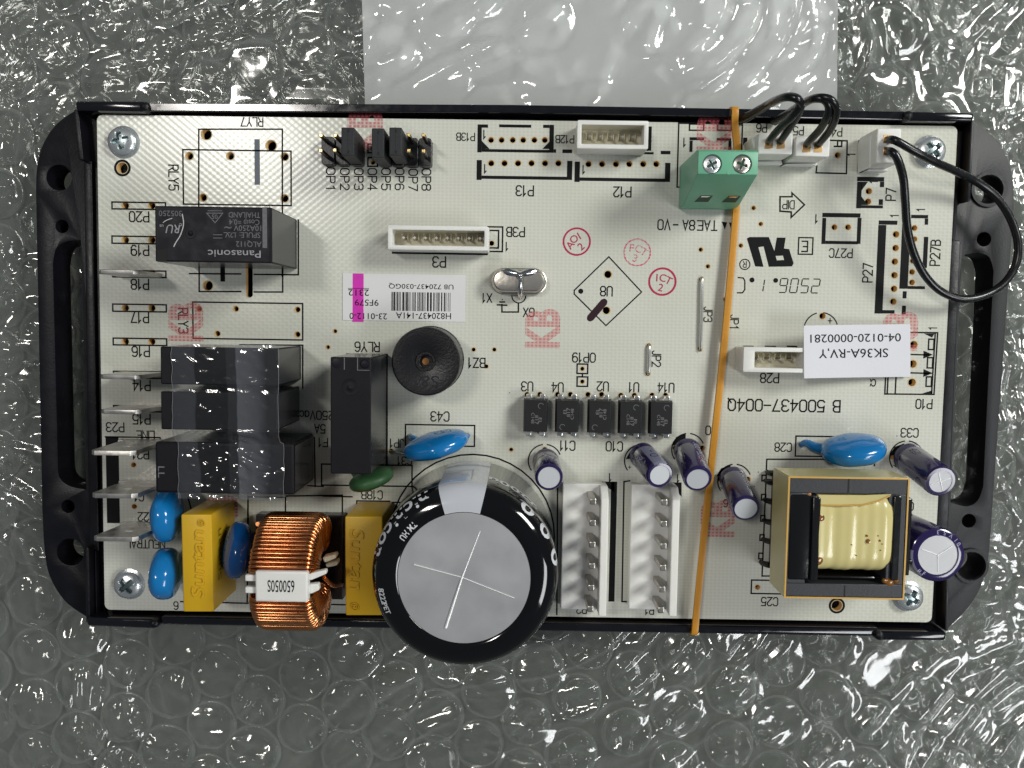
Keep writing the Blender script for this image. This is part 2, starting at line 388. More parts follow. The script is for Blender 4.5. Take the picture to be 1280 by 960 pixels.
def stroke_text(g, txt, c, cap, rot=180, width=None, z=0.03, xs=0.80, lw=0.135):
    """screen-print lettering: single strokes of even width"""
    if any(ch not in STROKE for ch in txt): return text(g, txt, c, cap, rot, width, z, 0, xs)
    x = 0.0; lines = []
    for ch in txt:
        pl = [[tuple(map(float, q.split(','))) for q in s_.split()] for s_ in STROKE[ch]]
        mx = max([p[0] for l_ in pl for p in l_] + [2.6 if ch in '1 ' else 0])
        for l_ in pl: lines.append([(p[0] + x, p[1]) for p in l_])
        x += mx + 1.35
    tot = x - 1.35; k = cap / 6; kx = (width / tot) if width else k * xs
    co, si = math.cos(R(rot)), math.sin(R(rot))
    for l_ in lines:
        out = []
        for px, py in l_:
            X, Y = (px - tot / 2) * kx, (py - 3) * k; out.append((c[0] + X * co - Y * si, c[1] + X * si + Y * co))
        closed = out[0] == out[-1] and len(out) > 3
        g.strip(out[:-1] if closed else out, cap * lw, z, 0, closed)

def plate(name, outer, holes, z0, z1, mats, parent=None, bevel=0.0, kind=None, label=None, side=1):
    """flat plate with real holes: filled outline, extruded"""
    cu = bpy.data.curves.new('p', 'CURVE'); cu.dimensions = '2D'; cu.fill_mode = 'BOTH'
    for pts in [outer] + holes:
        sp = cu.splines.new('POLY'); sp.points.add(len(pts) - 1); sp.use_cyclic_u = True
        for i, p in enumerate(pts): sp.points[i].co = (p[0], p[1], 0, 1)
    cu.extrude = (z1 - z0) / 2
    o = bpy.data.objects.new('p', cu); COL.objects.link(o)
    me = bpy.data.meshes.new_from_object(o)
    bpy.data.objects.remove(o); bpy.data.curves.remove(cu)
    me.materials.clear()
    for v in me.vertices: v.co = (v.co.x * MM, v.co.y * MM, (v.co.z + (z0 + z1) / 2) * MM)
    bm = bmesh.new(); bm.from_mesh(me); bmesh.ops.remove_doubles(bm, verts=bm.verts, dist=1e-7)
    bmesh.ops.recalc_face_normals(bm, faces=bm.faces)
    for f in bm.faces: f.material_index = side if (abs(f.normal.z) < 0.5 and len(mats) > 1) else 0
    if bevel:
        es = [e for e in bm.edges if len(e.link_faces) == 2 and 60 < math.degrees(e.calc_face_angle(0)) < 120 and abs(e.verts[0].co.z - e.verts[1].co.z) < 1e-7 and e.verts[0].co.z > (z0 + z1) / 2 * MM]
        bmesh.ops.bevel(bm, geom=es, offset=bevel * MM, segments=2, profile=0.5, affect='EDGES', clamp_overlap=True)
    bm.to_mesh(me); bm.free(); me.name = name
    for mm in mats: me.materials.append(MATS[mm])
    me.shade_smooth(); me.set_sharp_from_angle(angle=R(40))
    return link(name, me, parent, kind, label)

def circ(c, r, n=16): return [(c[0] + r * math.cos(2 * math.pi * k / n), c[1] + r * math.sin(2 * math.pi * k / n)) for k in range(n)]
def catmull(pts, sub=8):
    P_ = [Vector(p) for p in pts]; out = []
    for i in range(len(P_) - 1):
        p0 = P_[max(i - 1, 0)]; p1 = P_[i]; p2 = P_[i + 1]; p3 = P_[min(i + 2, len(P_) - 1)]
        for k in range(sub):
            t = k / sub
            out.append(0.5 * ((2 * p1) + (p2 - p0) * t + (2 * p0 - 5 * p1 + 4 * p2 - p3) * t * t + (3 * p1 - p0 - 3 * p2 + p3) * t ** 3))
    out.append(P_[-1]); return out
def rrect(a, b, r, n=5):
    x0, x1 = sorted((a[0], b[0])); y0, y1 = sorted((a[1], b[1])); out = []
    for cx, cy, s in ((x1 - r, y1 - r, 0), (x0 + r, y1 - r, 90), (x0 + r, y0 + r, 180), (x1 - r, y0 + r, 270)):
        for k in range(n + 1): out.append((cx + r * math.cos(R(s + 90 * k / n)), cy + r * math.sin(R(s + 90 * k / n))))
    return out
def quad(g, pts, z0, z1, mi=0): return g.prism(pts, z0, z1, mi)

# ---------------------------------------------------------------- setting: table top
g = G(); g.box((-420, -330), (420, 340), -19.0, -14.6)
o = build(g, 'table_top', 'table', kind='structure')

# ---------------------------------------------------------------- black plastic tray
tray = thing('plastic_tray', (0, 0, -9), 'black plastic mounting tray with slotted ears holding the white circuit board', 'tray')
g = G(); g.box((-81.24,47.16), (82.40,-47.75), -9.0, -7.2); build(g, 'floor', 'tray', tray)
lh = [circ((-88.48,35.74), 2.45, 24), circ((-88.15,26.57), 1.28, 20), circ((-88.14,-27.53), 1.32, 20), circ((-87.86,-36.57), 2.7, 24)]
lslot = catmull([(-90.06,19.42), (-89.39,22.31), (-87.52,23.70), (-84.60,24.05)], 5) + catmull([(-84.48,-24.15), (-87.59,-23.57), (-89.74,-21.71), (-89.96,-17.63)], 5)
lslot = [(p[0], p[1]) for p in lslot]
lout = [(-79.71,49.13)] + [(p[0], p[1]) for p in catmull([(-84.87,48.47), (-88.56,45.89), (-91.22,42.28), (-92.62,37.78), (-92.96,32.98)], 6)] + \
       [(p[0], p[1]) for p in catmull([(-93.18,-28.71), (-92.89,-36.65), (-91.91,-41.74), (-89.02,-46.50), (-84.67,-49.65)], 6)] + [(-79.94,-50.22)]
plate('mounting_ear', lout, lh + [lslot], -9.0, -2.5, ['tray', 'tray'], tray, bevel=0.35)
rh = [circ((87.68,36.00), 2.65, 24), circ((87.42,26.69), 1.38, 20), circ((87.36,-27.56), 1.38, 20), circ((88.13,-36.42), 2.75, 24)]
rslot = [(83.37,22.86)] + [(p[0], p[1]) for p in catmull([(84.08,23.78), (86.34,24.11), (88.51,23.39), (89.56,20.84)], 5)] + \
        [(p[0], p[1]) for p in catmull([(89.79,-20.76), (88.86,-23.60), (86.75,-24.74), (83.61,-24.00)], 5)]
rout = [(80.16,50.30)] + [(p[0], p[1]) for p in catmull([(84.31,48.44), (87.90,45.97), (90.81,42.30), (92.29,37.41), (92.71,32.63)], 6)] + \
       [(p[0], p[1]) for p in catmull([(91.76,-25.76), (91.49,-35.25), (90.23,-40.84), (87.80,-45.19), (84.25,-49.10)], 6)] + [(78.95,-49.83)]
plate('mounting_ear', rout, rh + [rslot], -9.0, -2.5, ['tray_rough', 'tray'], tray, bevel=0.35)
for c, r in (((87.68,36.00), 3.3), ((88.13,-36.42), 3.4)):
    g = G(); g.lathe([(r, -2.6), (r, -2.1), (r - 0.55, -2.1), (r - 0.62, -2.6)], (c[0], c[1], 0), n=32); build(g, 'hole_collar', 'tray_rough', tray)
SLOPE = 0.2
def wall(pts, z0, z1, bev=0.3, name='wall', m_='tray'):
    g = G(); g.prism(pts, z0, z1); return build(g, name, m_, tray, bevel=bev, seg=3)
TW = [(-70.42,48.93), (-2.61,49.53), (70.57,49.29), (70.64,47.77), (-2.59,48.06), (-70.44,47.41)]
g = G(); dz = (0.045, 0.045, 0.045, -0.045, -0.045, -0.045)
g.add([(x, y, -9.0) for x, y in TW] + [(x, y, 1.5 + SLOPE * d_) for (x, y), d_ in zip(TW, dz)], [(0, 1, 4, 5), (1, 2, 3, 4), (11, 10, 7, 6), (10, 9, 8, 7)] + [((i + 1) % 6, i, 6 + i, 6 + (i + 1) % 6) for i in range(6)])
build(g, 'wall', 'tray_gloss', tray, bevel=0.16, seg=2)
wall([(-68.81,-49.49), (69.42,-49.55), (69.34,-47.75), (-68.79,-47.76)], -9.0, 1.5, 0.6, m_='tray_gloss')
wall([(-83.81,47.76), (-82.99,47.77), (-82.20,38.57), (-83.10,38.56)], -9.0, 0.8, 0.2)
wall([(-83.25,38.83), (-81.74,38.85), (-81.79,-36.07), (-83.66,-36.10)], -9.0, -1.4, 0.3, 'ledge')
wall([(-83.10,-34.62), (-82.41,-34.60), (-82.54,-49.34), (-83.24,-49.36)], -9.0, 1.2, 0.2)
wall([(81.90,48.04), (82.56,48.05), (82.60,33.20), (81.78,33.19)], -9.0, 1.2, 0.2)
wall([(80.82,46.62), (81.72,46.63), (81.27,26.26), (80.37,26.25)], -9.0, -1.0, 0.3, 'ledge')
wall([(81.31,-32.89), (82.00,-32.88), (82.61,-48.18), (81.92,-48.19)], -9.0, 1.2, 0.2)
wall([(80.62,26.30), (82.72,26.33), (83.17,-33.40), (80.71,-33.44)], -9.0, -1.8, 0.3, 'ledge')
for pts in ([(-82.91,49.01), (-69.97,49.12), (-69.92,47.18), (-82.80,47.21)],
            [(69.67,49.25), (82.01,49.13), (82.03,47.48), (69.61,47.45)],
            [(-82.69,-47.98), (-69.58,-48.08), (-69.61,-50.04), (-82.65,-49.71)],
            [(68.61,-48.13), (81.86,-48.07), (81.80,-49.86), (68.69,-50.00)]):
    wall(pts, -9.0, 2.2, 0.6, 'corner_clip', 'tray_gloss')
for px in ((-70.13,48.11), (70.00,48.39), (-69.75,-49.02), (69.10,-49.06)):
    g = G(); g.lathe([(0.0, 2.55), (0.45, 2.5), (0.8, 2.2), (0.95, 1.6), (0.95, -4)], (px[0], px[1], 0), n=20); build(g, 'catch_nub', 'tray', tray)
g = G(); g.box((-82.23,-35.81), (-81.93,-48.74), -9, -0.6); g.box((-81.22,-35.79), (-80.99,-48.40), -9, -1.8)
build(g, 'inner_rib', 'tray', tray, bevel=0.15)

# ---------------------------------------------------------------- circuit board
pcb = thing('circuit_board', (0, 0, -1.6), 'white printed circuit board crowded with relays, capacitors, connectors and coils in a black tray', 'circuit board')
H = []   # (centre, radius mm) of drilled holes
def hs(r, *pts): H.extend((p, r) for p in pts)
hs(0.68, (-74.80,30.35), (-69.84,30.42), (-74.91,23.95), (-69.93,24.02), (-70.02,17.75), (-75.12,11.21), (-70.11,11.28), (-75.22,4.86), (-70.21,4.93), (-75.32,-1.37))
hs(1.0, (-59.49,43.68), (-47.41,41.80)); hs(0.72, (-62.68,39.67), (-55.05,39.78), (-44.88,39.78), (-60.21,32.04), (-44.91,32.11))
hs(0.95, (-59.47,15.65)); hs(0.55, (-61.18,11.26), (-54.21,11.37), (-57.74,6.63), (-42.56,11.39), (-42.57,6.71))
hs(0.40, (-35.45,7.42), (-36.81,4.38), (-9.21,4.34), (-5.28,4.40), (-6.75,1.19)); hs(0.5, (-74.07,-18.70), (-74.05,-26.77)); hs(0.40, (-1.81,-14.64), (-3.57,-19.60))
hs(0.55, *[(-6.43,43.39), (-4.46,43.42), (-2.38,43.45), (-0.44,43.48), (1.64,43.51), (3.58,43.53)])
hs(0.58, *[(-6.34,39.14), (-3.86,39.18), (-1.34,39.21), (1.18,39.25), (3.70,39.28), (6.19,39.32)])
hs(0.58, *[(11.81,39.25), (14.33,39.29), (16.93,39.32), (19.41,39.36), (21.99,39.39), (24.45,39.43)])
hs(0.5, (-6.07,24.35)); hs(0.45, (-28.44,38.98), (-28.45,41.47)); hs(0.72, (15.90,18.86), (15.75,12.11)); hs(0.42, (11.45,1.01), (11.50,-1.42))
hs(0.42, (33.20,23.73), (34.64,20.63), (42.82,31.59), (44.27,28.65), (40.67,24.59)); hs(0.45, (33.51,18.22), (33.61,5.13), (38.14,14.54), (38.09,6.71), (23.92,5.59), (23.90,0.29))
hs(0.55, (58.04,28.25), (60.59,28.29), (58.09,41.52)); hs(0.6, (64.18,34.99), (64.11,33.07))
hs(0.62, (69.61,27.09), (69.65,24.56), (69.62,22.03), (69.66,19.50), (69.70,16.96), (69.66,14.56)); hs(0.55, (72.99,28.32), (73.09,26.25), (73.03,24.31), (72.98,22.23), (72.93,20.14), (73.02,18.20))
hs(0.75, (73.88,6.50), (73.90,2.87), (73.91,-0.62)); hs(0.6, (56.47,11.66)); hs(0.5, (46.09,-40.63), (60.13,-15.05))
hs(1.05, (-75.28,37.29), (61.48,-43.99)); hs(0.45, (-0.58,14.42)); hs(0.5, (-26.71,-15.33), (-24.73,-15.30))
hs(0.5, (4.60,-14.53), (22.74,-13.79), (29.45,-13.84), (34.63,-13.76), (38.18,-19.71), (43.52,-19.63), (70.78,-14.88))
for x0 in ((1.07,-4.02), (3.50,-3.98), (6.85,-3.93), (9.28,-3.89), (12.62,-3.84), (15.20,-3.80), (18.85,-3.90), (21.43,-3.86), (24.77,-3.81), (27.35,-3.77)): H.append((x0, 0.5))
slot = [(p[0], p[1]) for p in rrect((-52.34,19.65), (-51.02,13.52), 0.6)]
bout = rrect((-79.90,47.00), (80.10,47.13), 1.0)
tl, tr, br, bl = (-79.90,47.00), (80.10,47.13), (79.89,-47.00), (-80.12,-47.12)
bout = []
for c, q in ((tl, (1, -1)), (tr, (-1, -1)), (br, (-1, 1)), (bl, (1, 1))):
    cx, cy = c[0] + q[0] * 1.1, c[1] + q[1] * 1.1
    a = math.degrees(math.atan2(-q[1], -q[0]))
    for k in range(5): t = R(a + 45 - 22.5 * k); bout.append((cx + 1.1 * math.cos(t), cy + 1.1 * math.sin(t)))
lam = plate('laminate', bout, [circ(c, r, 14) for c, r in H] + [slot], -1.6, 0.0, ['board', 'laminate_edge'], pcb, label='off-white woven laminate with drilled brown holes')

# ---------------------------------------------------------------- screen print
g = G(); LW = 0.28
def L(*pts, w=LW, closed=False, z=0.03): g.strip(list(pts), w, z, 0, closed)
def BX(a, b, w=LW): g.strip([(a[0], a[1]), (b[0], a[1]), (b[0], b[1]), (a[0], b[1])], w, 0.03, 0, True)
def T(t, c, cap=1.75, rot=180, width=None, xs=0.80): stroke_text(g, t, c, cap, rot, width, 0.03, xs)
# relay field, left
for a, b in (((-77.34,30.98), (-67.30,29.71)), ((-77.45,24.66), (-67.38,23.32)), ((-77.42,18.24), (-67.39,17.03)), ((-77.53,11.92), (-67.40,10.57)), ((-77.56,5.50), (-67.40,4.22)), ((-77.60,-0.80), (-67.41,-2.02)), ((-77.71,-7.37), (-67.49,-8.44))): BX(a, b)
for t, c in (('P20', (-72.28,28.31)), ('P19', (-72.22,22.05)), ('P18', (-72.32,15.69)), ('P17', (-72.42,9.44)), ('P16', (-72.36,3.01)), ('P14', (-72.31,-3.46)), ('P15', (-72.41,-9.89))): T(t, c, 1.85)
T('P23', (-77.48,-11.51), 1.7); T('LINE', (-71.69,-12.95), 1.6); T('P21', (-72.66,-16.67), 1.7); T('G1', (-73.09,-24.88), 1.6); T('P22', (-71.77,-28.75), 1.6); T('NEUTRAL', (-72.00,-34.07), 1.55, width=7.4); T('6', (-66.28,-46.10), 1.5)
L((-79.35,-13.38), (-68.94,-13.37), (-68.65,-14.60)); g.rect((-79.35,-13.38), (-76.88,-30.08)); L((-67.36,-33.21), (-67.17,-30.87))
L((-45.41,17.66), (-45.31,44.83), (-60.90,44.61), (-61.06,29.80)); L((-61.09,19.52), (-61.14,14.50), (-53.28,14.62)); L((-50.71,14.58), (-45.35,14.66), (-45.33,19.01))
BX((-63.92,40.83), (-43.71,30.79)); gf = G(); gf.rect((-50.54,42.93), (-49.54,34.55)); build(gf, 'slot_print', 'ink_glare', lam, smooth=0); T('RLY7', (-50.97,46.07), 1.55); T('RLY5', (-65.72,35.65), 1.75, 270)
L((-62.92,17.85), (-53.26,17.92)); g.rect((-57.09,19.58), (-56.21,16.45)); L((-50.69,17.88), (-42.39,17.93)); L((-42.37,28.14), (-42.39,17.93))
BX((-62.38,12.53), (-41.59,5.67)); T('RLY3', (-64.23,8.96), 1.75, 270)
L((-53.50,4.58), (-41.59,4.68), (-41.61,-3.45)); L((-63.71,-24.89), (-62.97,-27.68)); BX((-52.18,-24.55), (-44.98,-31.76)); L((-44.80,-24.28), (-34.05,-23.95), (-34.04,-27.22)); L((-37.73,-24.17), (-32.20,-24.23)); L((-65.34,-45.29), (-52.31,-45.40)); L((-52.18,-24.40), (-52.46,-45.08)); L((-39.14,-45.34), (-33.40,-45.40))
T('250Vac', (-38.95,-8.61), 1.55, width=6.4); T('5A', (-38.34,-11.21), 1.6); T('F1', (-37.73,-13.81), 1.6)
BX((-38.04,-17.98), (-20.71,-22.04)); T('C18B', (-28.37,-23.79), 1.6); L((-33.17,3.07), (-25.66,3.10), (-25.56,-17.78), w=0.4); L((-33.17,3.07), (-33.17,2.16), w=0.4); T('RLY6', (-29.38,4.56), 1.75); L((-39.41,-12.91), (-39.27,-22.33))
L((-31.28,-25.00), (-24.98,-24.97), (-24.98,-25.83)); L((-31.28,-25.00), (-31.28,-25.93)); L((-24.98,-25.21), (-22.99,-25.17)); L((-40.65,-22.20), (-37.73,-22.31))
BX((-22.01,-10.11), (-8.84,-14.13)); T('C43', (-15.46,-8.48), 1.75); T('JP1', (-23.67,-13.75), 1.55); T('TC1', (-27.48,-14.11), 1.55); T('C31', (-22.12,-17.11), 1.5); T('BZ1', (-8.58,1.84), 1.75)
# jumper legends
for t, c in (('OP1', (-36.29,35.92)), ('OP2', (-33.67,35.81)), ('OP3', (-31.05,35.85)), ('OP4', (-28.51,35.88)), ('OP5', (-25.96,35.92)), ('OP6', (-23.42,35.96)), ('OP7', (-20.88,35.85)), ('OP8', (-18.41,35.95))): T(t, c, 1.6, 270, 3.9)
BX((-29.34,39.85), (-27.54,38.25)); BX((-29.35,42.34), (-27.55,40.75))
# connectors along the upper edge
g.rect((-8.96,46.21), (-8.16,41.10)); g.rect((-8.19,46.22), (-7.02,45.62)); g.rect((-4.95,46.27), (1.01,45.74)); g.rect((3.23,46.31), (4.40,45.74)); g.rect((4.42,46.32), (5.26,41.21)); g.rect((-8.14,41.72), (4.48,41.20)); g.rect((5.28,41.86), (5.71,41.22)); g.rect((6.89,41.85), (8.69,41.19))
g.poly([(-8.15,43.22), (-8.14,41.73), (-6.67,41.75)]); g.poly([(4.45,43.25), (4.47,41.91), (3.16,41.89)])
g.rect((-9.04,39.69), (-8.09,36.03)); g.rect((-8.07,36.84), (7.86,36.25)); g.rect((7.82,39.78), (8.79,36.27)); g.rect((9.24,39.66), (10.21,35.92)); g.rect((10.22,36.76), (26.15,36.14)); g.rect((26.08,39.67), (27.07,36.16))
g.rect((9.28,41.59), (23.88,41.18)); g.rect((22.56,46.28), (23.42,41.82)); g.rect((21.67,46.27), (22.54,45.77)); g.rect((25.20,41.86), (27.01,41.23)); g.poly([(20.89,41.79), (22.61,43.36), (22.65,41.81)])
T('P13', (0.01,34.15), 1.8); T('P12', (18.24,34.19), 1.8); T('P13B', (-11.17,43.91), 1.35); T('P12B', (7.30,43.73), 1.35)
for c in ((-7.60,44.40), (-7.37,38.10), (10.98,38.21), (29.62,43.46), (-3.13,23.80), (41.76,3.29), (54.69,29.76), (17.24,-19.73), (30.23,-19.68)): T('1', c, 1.5)
for c in ((69.16,30.41), (74.03,31.59), (77.35,9.56), (60.62,41.55), (65.00,36.62)): T('1', c, 1.4, 90)
BX((-6.79,27.39), (-4.02,22.82)); BX((-6.93,26.72), (-4.78,23.48)); T('P3B', (-1.60,26.50), 1.7); T('P3', (-15.88,20.71), 1.9); g.rect((-24.77,22.59), (-6.72,22.11))
# terminal block and plugs
BX((28.41,46.95), (40.23,35.24)); BX((30.42,46.83), (33.05,45.70)); BX((35.61,46.90), (38.17,45.77)); g.rect((30.49,44.42), (33.18,43.88)); g.rect((30.51,43.81), (31.09,41.72)); g.rect((35.54,44.35), (38.24,43.87)); g.rect((37.72,43.84), (38.30,41.82)); g.rect((40.44,44.49), (41.23,43.18))
T('V0', (26.17,28.24), 1.8); L((27.97,28.26), (28.72,28.28)); T('8A', (30.81,28.23), 1.75); T('TAE', (34.26,28.21), 1.75, width=3.6)
g.poly([(36.93,28.99), (37.98,28.85), (37.57,27.51)]); g.poly([(38.28,28.86), (39.18,28.72), (38.77,27.53)])
T('P6', (43.80,46.29), 1.5); T('P5', (50.64,45.87), 1.5); T('P4', (57.77,45.75), 1.5); L((54.27,44.24), (59.77,44.17), (59.87,38.17), (54.21,38.23), (54.31,39.56)); BX((57.99,44.15), (58.77,43.14)); L((57.43,43.12), (58.47,43.13))
g.rect((43.73,39.85), (46.86,39.60)); g.rect((47.61,39.46), (53.57,39.25)); g.rect((61.84,44.35), (62.69,38.35)); g.rect((62.47,44.07), (62.98,38.50))
g.poly([(47.52,33.87), (49.76,33.90), (49.72,34.79), (52.50,32.32), (49.77,29.62), (49.72,30.80), (47.63,30.92)]); 
DIPW = [(47.83,33.58), (50.07,33.61), (50.05,34.13), (52.06,32.31), (50.04,30.29), (50.01,31.10), (47.91,31.22)]
BX((51.47,26.23), (54.13,23.15), 0.25); T('E', (52.65,24.61), 1.9)
# recognised-component mark
g.poly([(41.74,25.94), (42.26,26.20), (45.85,26.25), (46.99,23.64), (47.35,26.17), (49.00,26.19), (48.77,24.18), (49.75,24.05), (50.67,21.46), (50.40,20.86), (46.05,20.72), (44.94,24.50), (43.97,24.34), (45.07,20.70), (43.50,20.76)])
g.ring((41.53,21.10), 0.95, 0.2); T('R', (41.53,21.10), 1.1)
def seg7(t, c, w, h, adv):
    S = {'0': 'abcdef', '1': 'bc', '2': 'abged', '5': 'afgcd', '6': 'afgedc', 'C': 'afed'}
    for k, ch in enumerate(t):
        ox = c[0] - k * adv; oy = c[1]
        if ch == '.': g.disc((ox + 0.7, oy + 0.9), 0.42); continue
        e = 0.18
        co = {'a': ((-w/2+e, h/2), (w/2-e, h/2)), 'b': ((w/2, h/2-e), (w/2, e)), 'c': ((w/2, -e), (w/2, -h/2+e)), 'd': ((-w/2+e, -h/2), (w/2-e, -h/2)), 'e': ((-w/2, -e), (-w/2, -h/2+e)), 'f': ((-w/2, h/2-e), (-w/2, e)), 'g': ((-w/2+e, 0), (w/2-e, 0))}
        for s_ in S[ch]:
            a, b = co[s_]; f_ = lambda q: (ox - q[0] - q[1] * 0.13, oy - q[1])
            L(f_(a), f_(b), w=0.2)
seg7('2506', (54.97,17.26), 1.35, 2.6, 2.02); seg7('1', (45.72,17.20), 1.0, 2.3, 2); g.disc((47.42,18.20), 0.45); g.disc((42.98,18.21), 0.47)
L((40.41,18.62), (41.32,18.56), (41.64,18.04), (41.69,16.39), (41.26,15.79), (40.36,15.77), w=0.24)
# right-hand field
g.rect((55.70,30.88), (62.82,30.10)); g.rect((55.73,29.95), (56.45,25.11)); g.rect((62.30,30.05), (63.04,25.21)); g.rect((56.46,25.71), (62.49,25.13)); T('P27C', (59.44,23.45), 1.6)
g.rect((66.28,29.63), (69.75,28.87)); g.rect((66.24,28.79), (67.73,12.28)); g.rect((67.73,12.95), (69.99,12.31)); T('P27', (64.62,19.87), 1.75, 90)
g.rect((72.28,30.75), (75.44,30.13)); g.rect((74.85,30.09), (75.50,28.95)); g.rect((74.86,26.72), (75.67,20.93)); g.rect((70.69,29.47), (72.25,16.99)); g.rect((72.26,17.52), (75.48,16.97)); g.rect((71.37,16.53), (72.11,15.19)); g.rect((71.35,13.83), (72.10,12.19)); T('P27B', (77.10,23.78), 1.75, 90)
g.rect((61.90,37.61), (66.93,36.80)); g.rect((61.94,36.70), (62.83,31.80)); g.rect((62.83,32.39), (66.93,31.86)); g.rect((66.19,36.76), (66.98,35.77)); g.rect((66.11,33.54), (66.90,32.48)); g.poly([(62.64,36.71), (63.95,36.72), (62.72,34.97)]); g.poly([(62.76,34.09), (64.14,32.44), (62.83,32.42)]); T('P7', (68.30,34.46), 1.75, 90)
L((73.16,8.82), (78.29,8.83), (78.18,-2.84), (68.87,-2.90), (68.87,0.52)); L((77.84,8.82), (77.72,-2.69)); L((69.33,0.37), (69.32,-2.82)); L((70.84,0.40), (70.83,-2.80))
for y in ((73.21,4.67), (73.37,1.19)): L(y, (y[0] + 3.6, y[1] - 0.05)); g.poly([(y[0] + 2.6, y[1] + 0.75), (y[0] + 4.4, y[1]), (y[0] + 2.6, y[1] - 0.75)])
g.poly([(75.73,8.64), (77.69,8.67), (77.28,7.91)]); g.poly([(75.83,-2.72), (77.77,-2.08), (77.80,-2.69)])
for a, b in (((76.69,7.60), (77.69,5.65)), ((76.63,4.12), (77.63,2.17)), ((76.58,0.48), (77.58,-1.32))): BX(a, b)
T('P10', (76.38,-4.69), 1.7); T('\u03b1', (66.52,-1.04), 1.9, 180)
g.ring((56.27,9.10), 3.2, 0.22, a0=20, a1=82); g.ring((56.27,9.10), 3.2, 0.22, a0=108, a1=172); T('+', (57.93,10.78), 1.3)
g.rect((41.75,5.86), (43.72,5.59)); g.rect((41.76,5.53), (42.07,5.11)); g.rect((45.82,5.92), (47.95,5.65)); g.rect((49.97,5.99), (51.95,5.71)); g.rect((41.89,1.47), (43.42,0.96)); T('P28', (46.95,-0.20), 1.75)
T('B 500437-004Q', (49.87,-5.40), 2.15, 180, 21.2)
T('JP3', (34.92,11.64), 1.5, 270); T('JP1', (39.94,10.36), 1.5, 270); T('JP2', (25.42,3.12), 1.6, 270)
# centre
L((15.98,22.14), (22.30,15.66), (15.74,9.25), (9.63,15.09), (9.61,15.77), (15.98,22.14), w=0.24); g.disc((10.85,15.64), 0.48); T('U8', (15.67,15.71), 1.75)
T('OP19', (11.71,3.14), 1.7); BX((10.45,1.91), (12.46,0.11)); BX((10.50,-0.52), (12.51,-2.32)); L((11.47,0.10), (11.49,-0.51))
T('X1', (-6.76,14.10), 1.6); T('GX', (1.12,11.51), 1.6); g.ring((-0.81,14.57), 1.3, 0.22, a0=180, a1=360); L((-0.86,13.06), (-0.84,11.56), (-3.94,11.51), (-3.96,12.87)); L((-4.79,12.85), (-3.05,12.80)); L((-4.34,13.39), (-3.51,13.40)); g.disc((-3.89,13.84), 0.12)
for t, c in (('U3', (1.05,-2.49)), ('U4', (6.82,-2.56)), ('U2', (15.39,-2.27)), ('U1', (21.31,-2.34)), ('U14', (27.38,-2.32))): T(t, c, 1.7)
T('C11', (8.94,-13.70), 1.75); T('C10', (17.86,-13.71), 1.75); T('40', (36.21,-10.36), 1.65); T('C33', (73.91,-10.23), 1.65); T('C28', (50.01,-13.36), 1.6); T('C25', (48.50,-43.42), 1.6); T('6', (39.40,-24.34), 1.4); T('C', (74.89,-24.39), 1.5)
BX((52.36,-11.18), (62.41,-15.02)); BX((44.88,-39.23), (51.52,-41.87))
L((67.51,-16.63), (67.45,-15.40), (46.97,-15.72), (46.86,-38.41), (49.24,-38.38))
for y in ((46.57,-19.35), (46.62,-23.06), (46.61,-27.17), (46.59,-30.91), (46.49,-34.50)): BX((y[0] - 0.4, y[1] - 0.55), (y[0] + 0.4, y[1] + 0.55))
for c, r in (((4.64,-16.69), 3.15), ((22.96,-16.40), 3.1), ((31.90,-14.11), 3.1), ((40.94,-19.98), 3.2), ((73.53,-14.99), 3.2)):
    g.ring(c, r, 0.24, a0=25, a1=82); g.ring(c, r, 0.24, a0=100, a1=215)
for c in ((22.18,-15.49), (30.79,-12.74), (39.52,-18.61), (72.41,-13.94)): g.poly([(c[0] - 2.1, c[1] - 0.6), (c[0] + 0.6, c[1] - 0.6), (c[0] + 0.6, c[1] + 1.7), (c[0] - 1.2, c[1] + 1.0)])
for c in ((30.13,-16.14), (39.01,-21.86), (71.79,-17.02)): g.poly([(c[0] - 0.9, c[1] + 0.6), (c[0] + 0.7, c[1] - 0.4), (c[0] + 0.7, c[1] + 0.3)])
T('+', (5.98,-14.98), 0.9); T('+', (20.86,-17.67), 0.9)
L((7.16,-20.67), (7.49,-46.62)); L((20.92,-20.29), (19.85,-20.47), (20.03,-43.89), (20.88,-43.87)); g.rect((17.41,-20.50), (18.56,-43.91)); g.poly([(14.96,-20.54), (18.02,-20.49), (18.07,-22.51)]); g.poly([(28.27,-20.49), (30.86,-20.45), (30.94,-23.23)])
T('P2', (12.26,-45.60), 1.5); T('P1', (25.40,-45.54), 1.5)
for c in ((-75.28,37.29), (61.48,-43.99)): g.ring(c, 1.35, 0.42)
for c in ((-2.28,-3.76), (71.51,-10.88), (44.79,-21.00), (45.46,-18.21)): g.disc(c, 0.10)
g.ring((-9.02,-31.41), 15.75, 0.3)
gb = G()
for c, r in H: gb.ring(c, r + 0.05, 0.16, 0.02, n=16)
build(gb, 'drill_burr', 'burr', lam, smooth=0, kind='stuff')
build(g, 'screen_print', 'ink', lam, smooth=0, label='black screen-printed part numbers and outlines')
g = G(); g.poly(DIPW, 0.04); build(g, 'arrow_fill', 'board', lam, smooth=0)
g = G(); stroke_text(g, 'DIP', (49.29,32.27), 1.5, 180, None, 0.05); build(g, 'arrow_print', 'ink', lam, smooth=0)
g = G(); g.poly([(47.25,22.75), (48.60,22.84), (48.85,22.03), (47.51,21.93)], 0.04); build(g, 'mark_fill', 'board', lam, smooth=0)
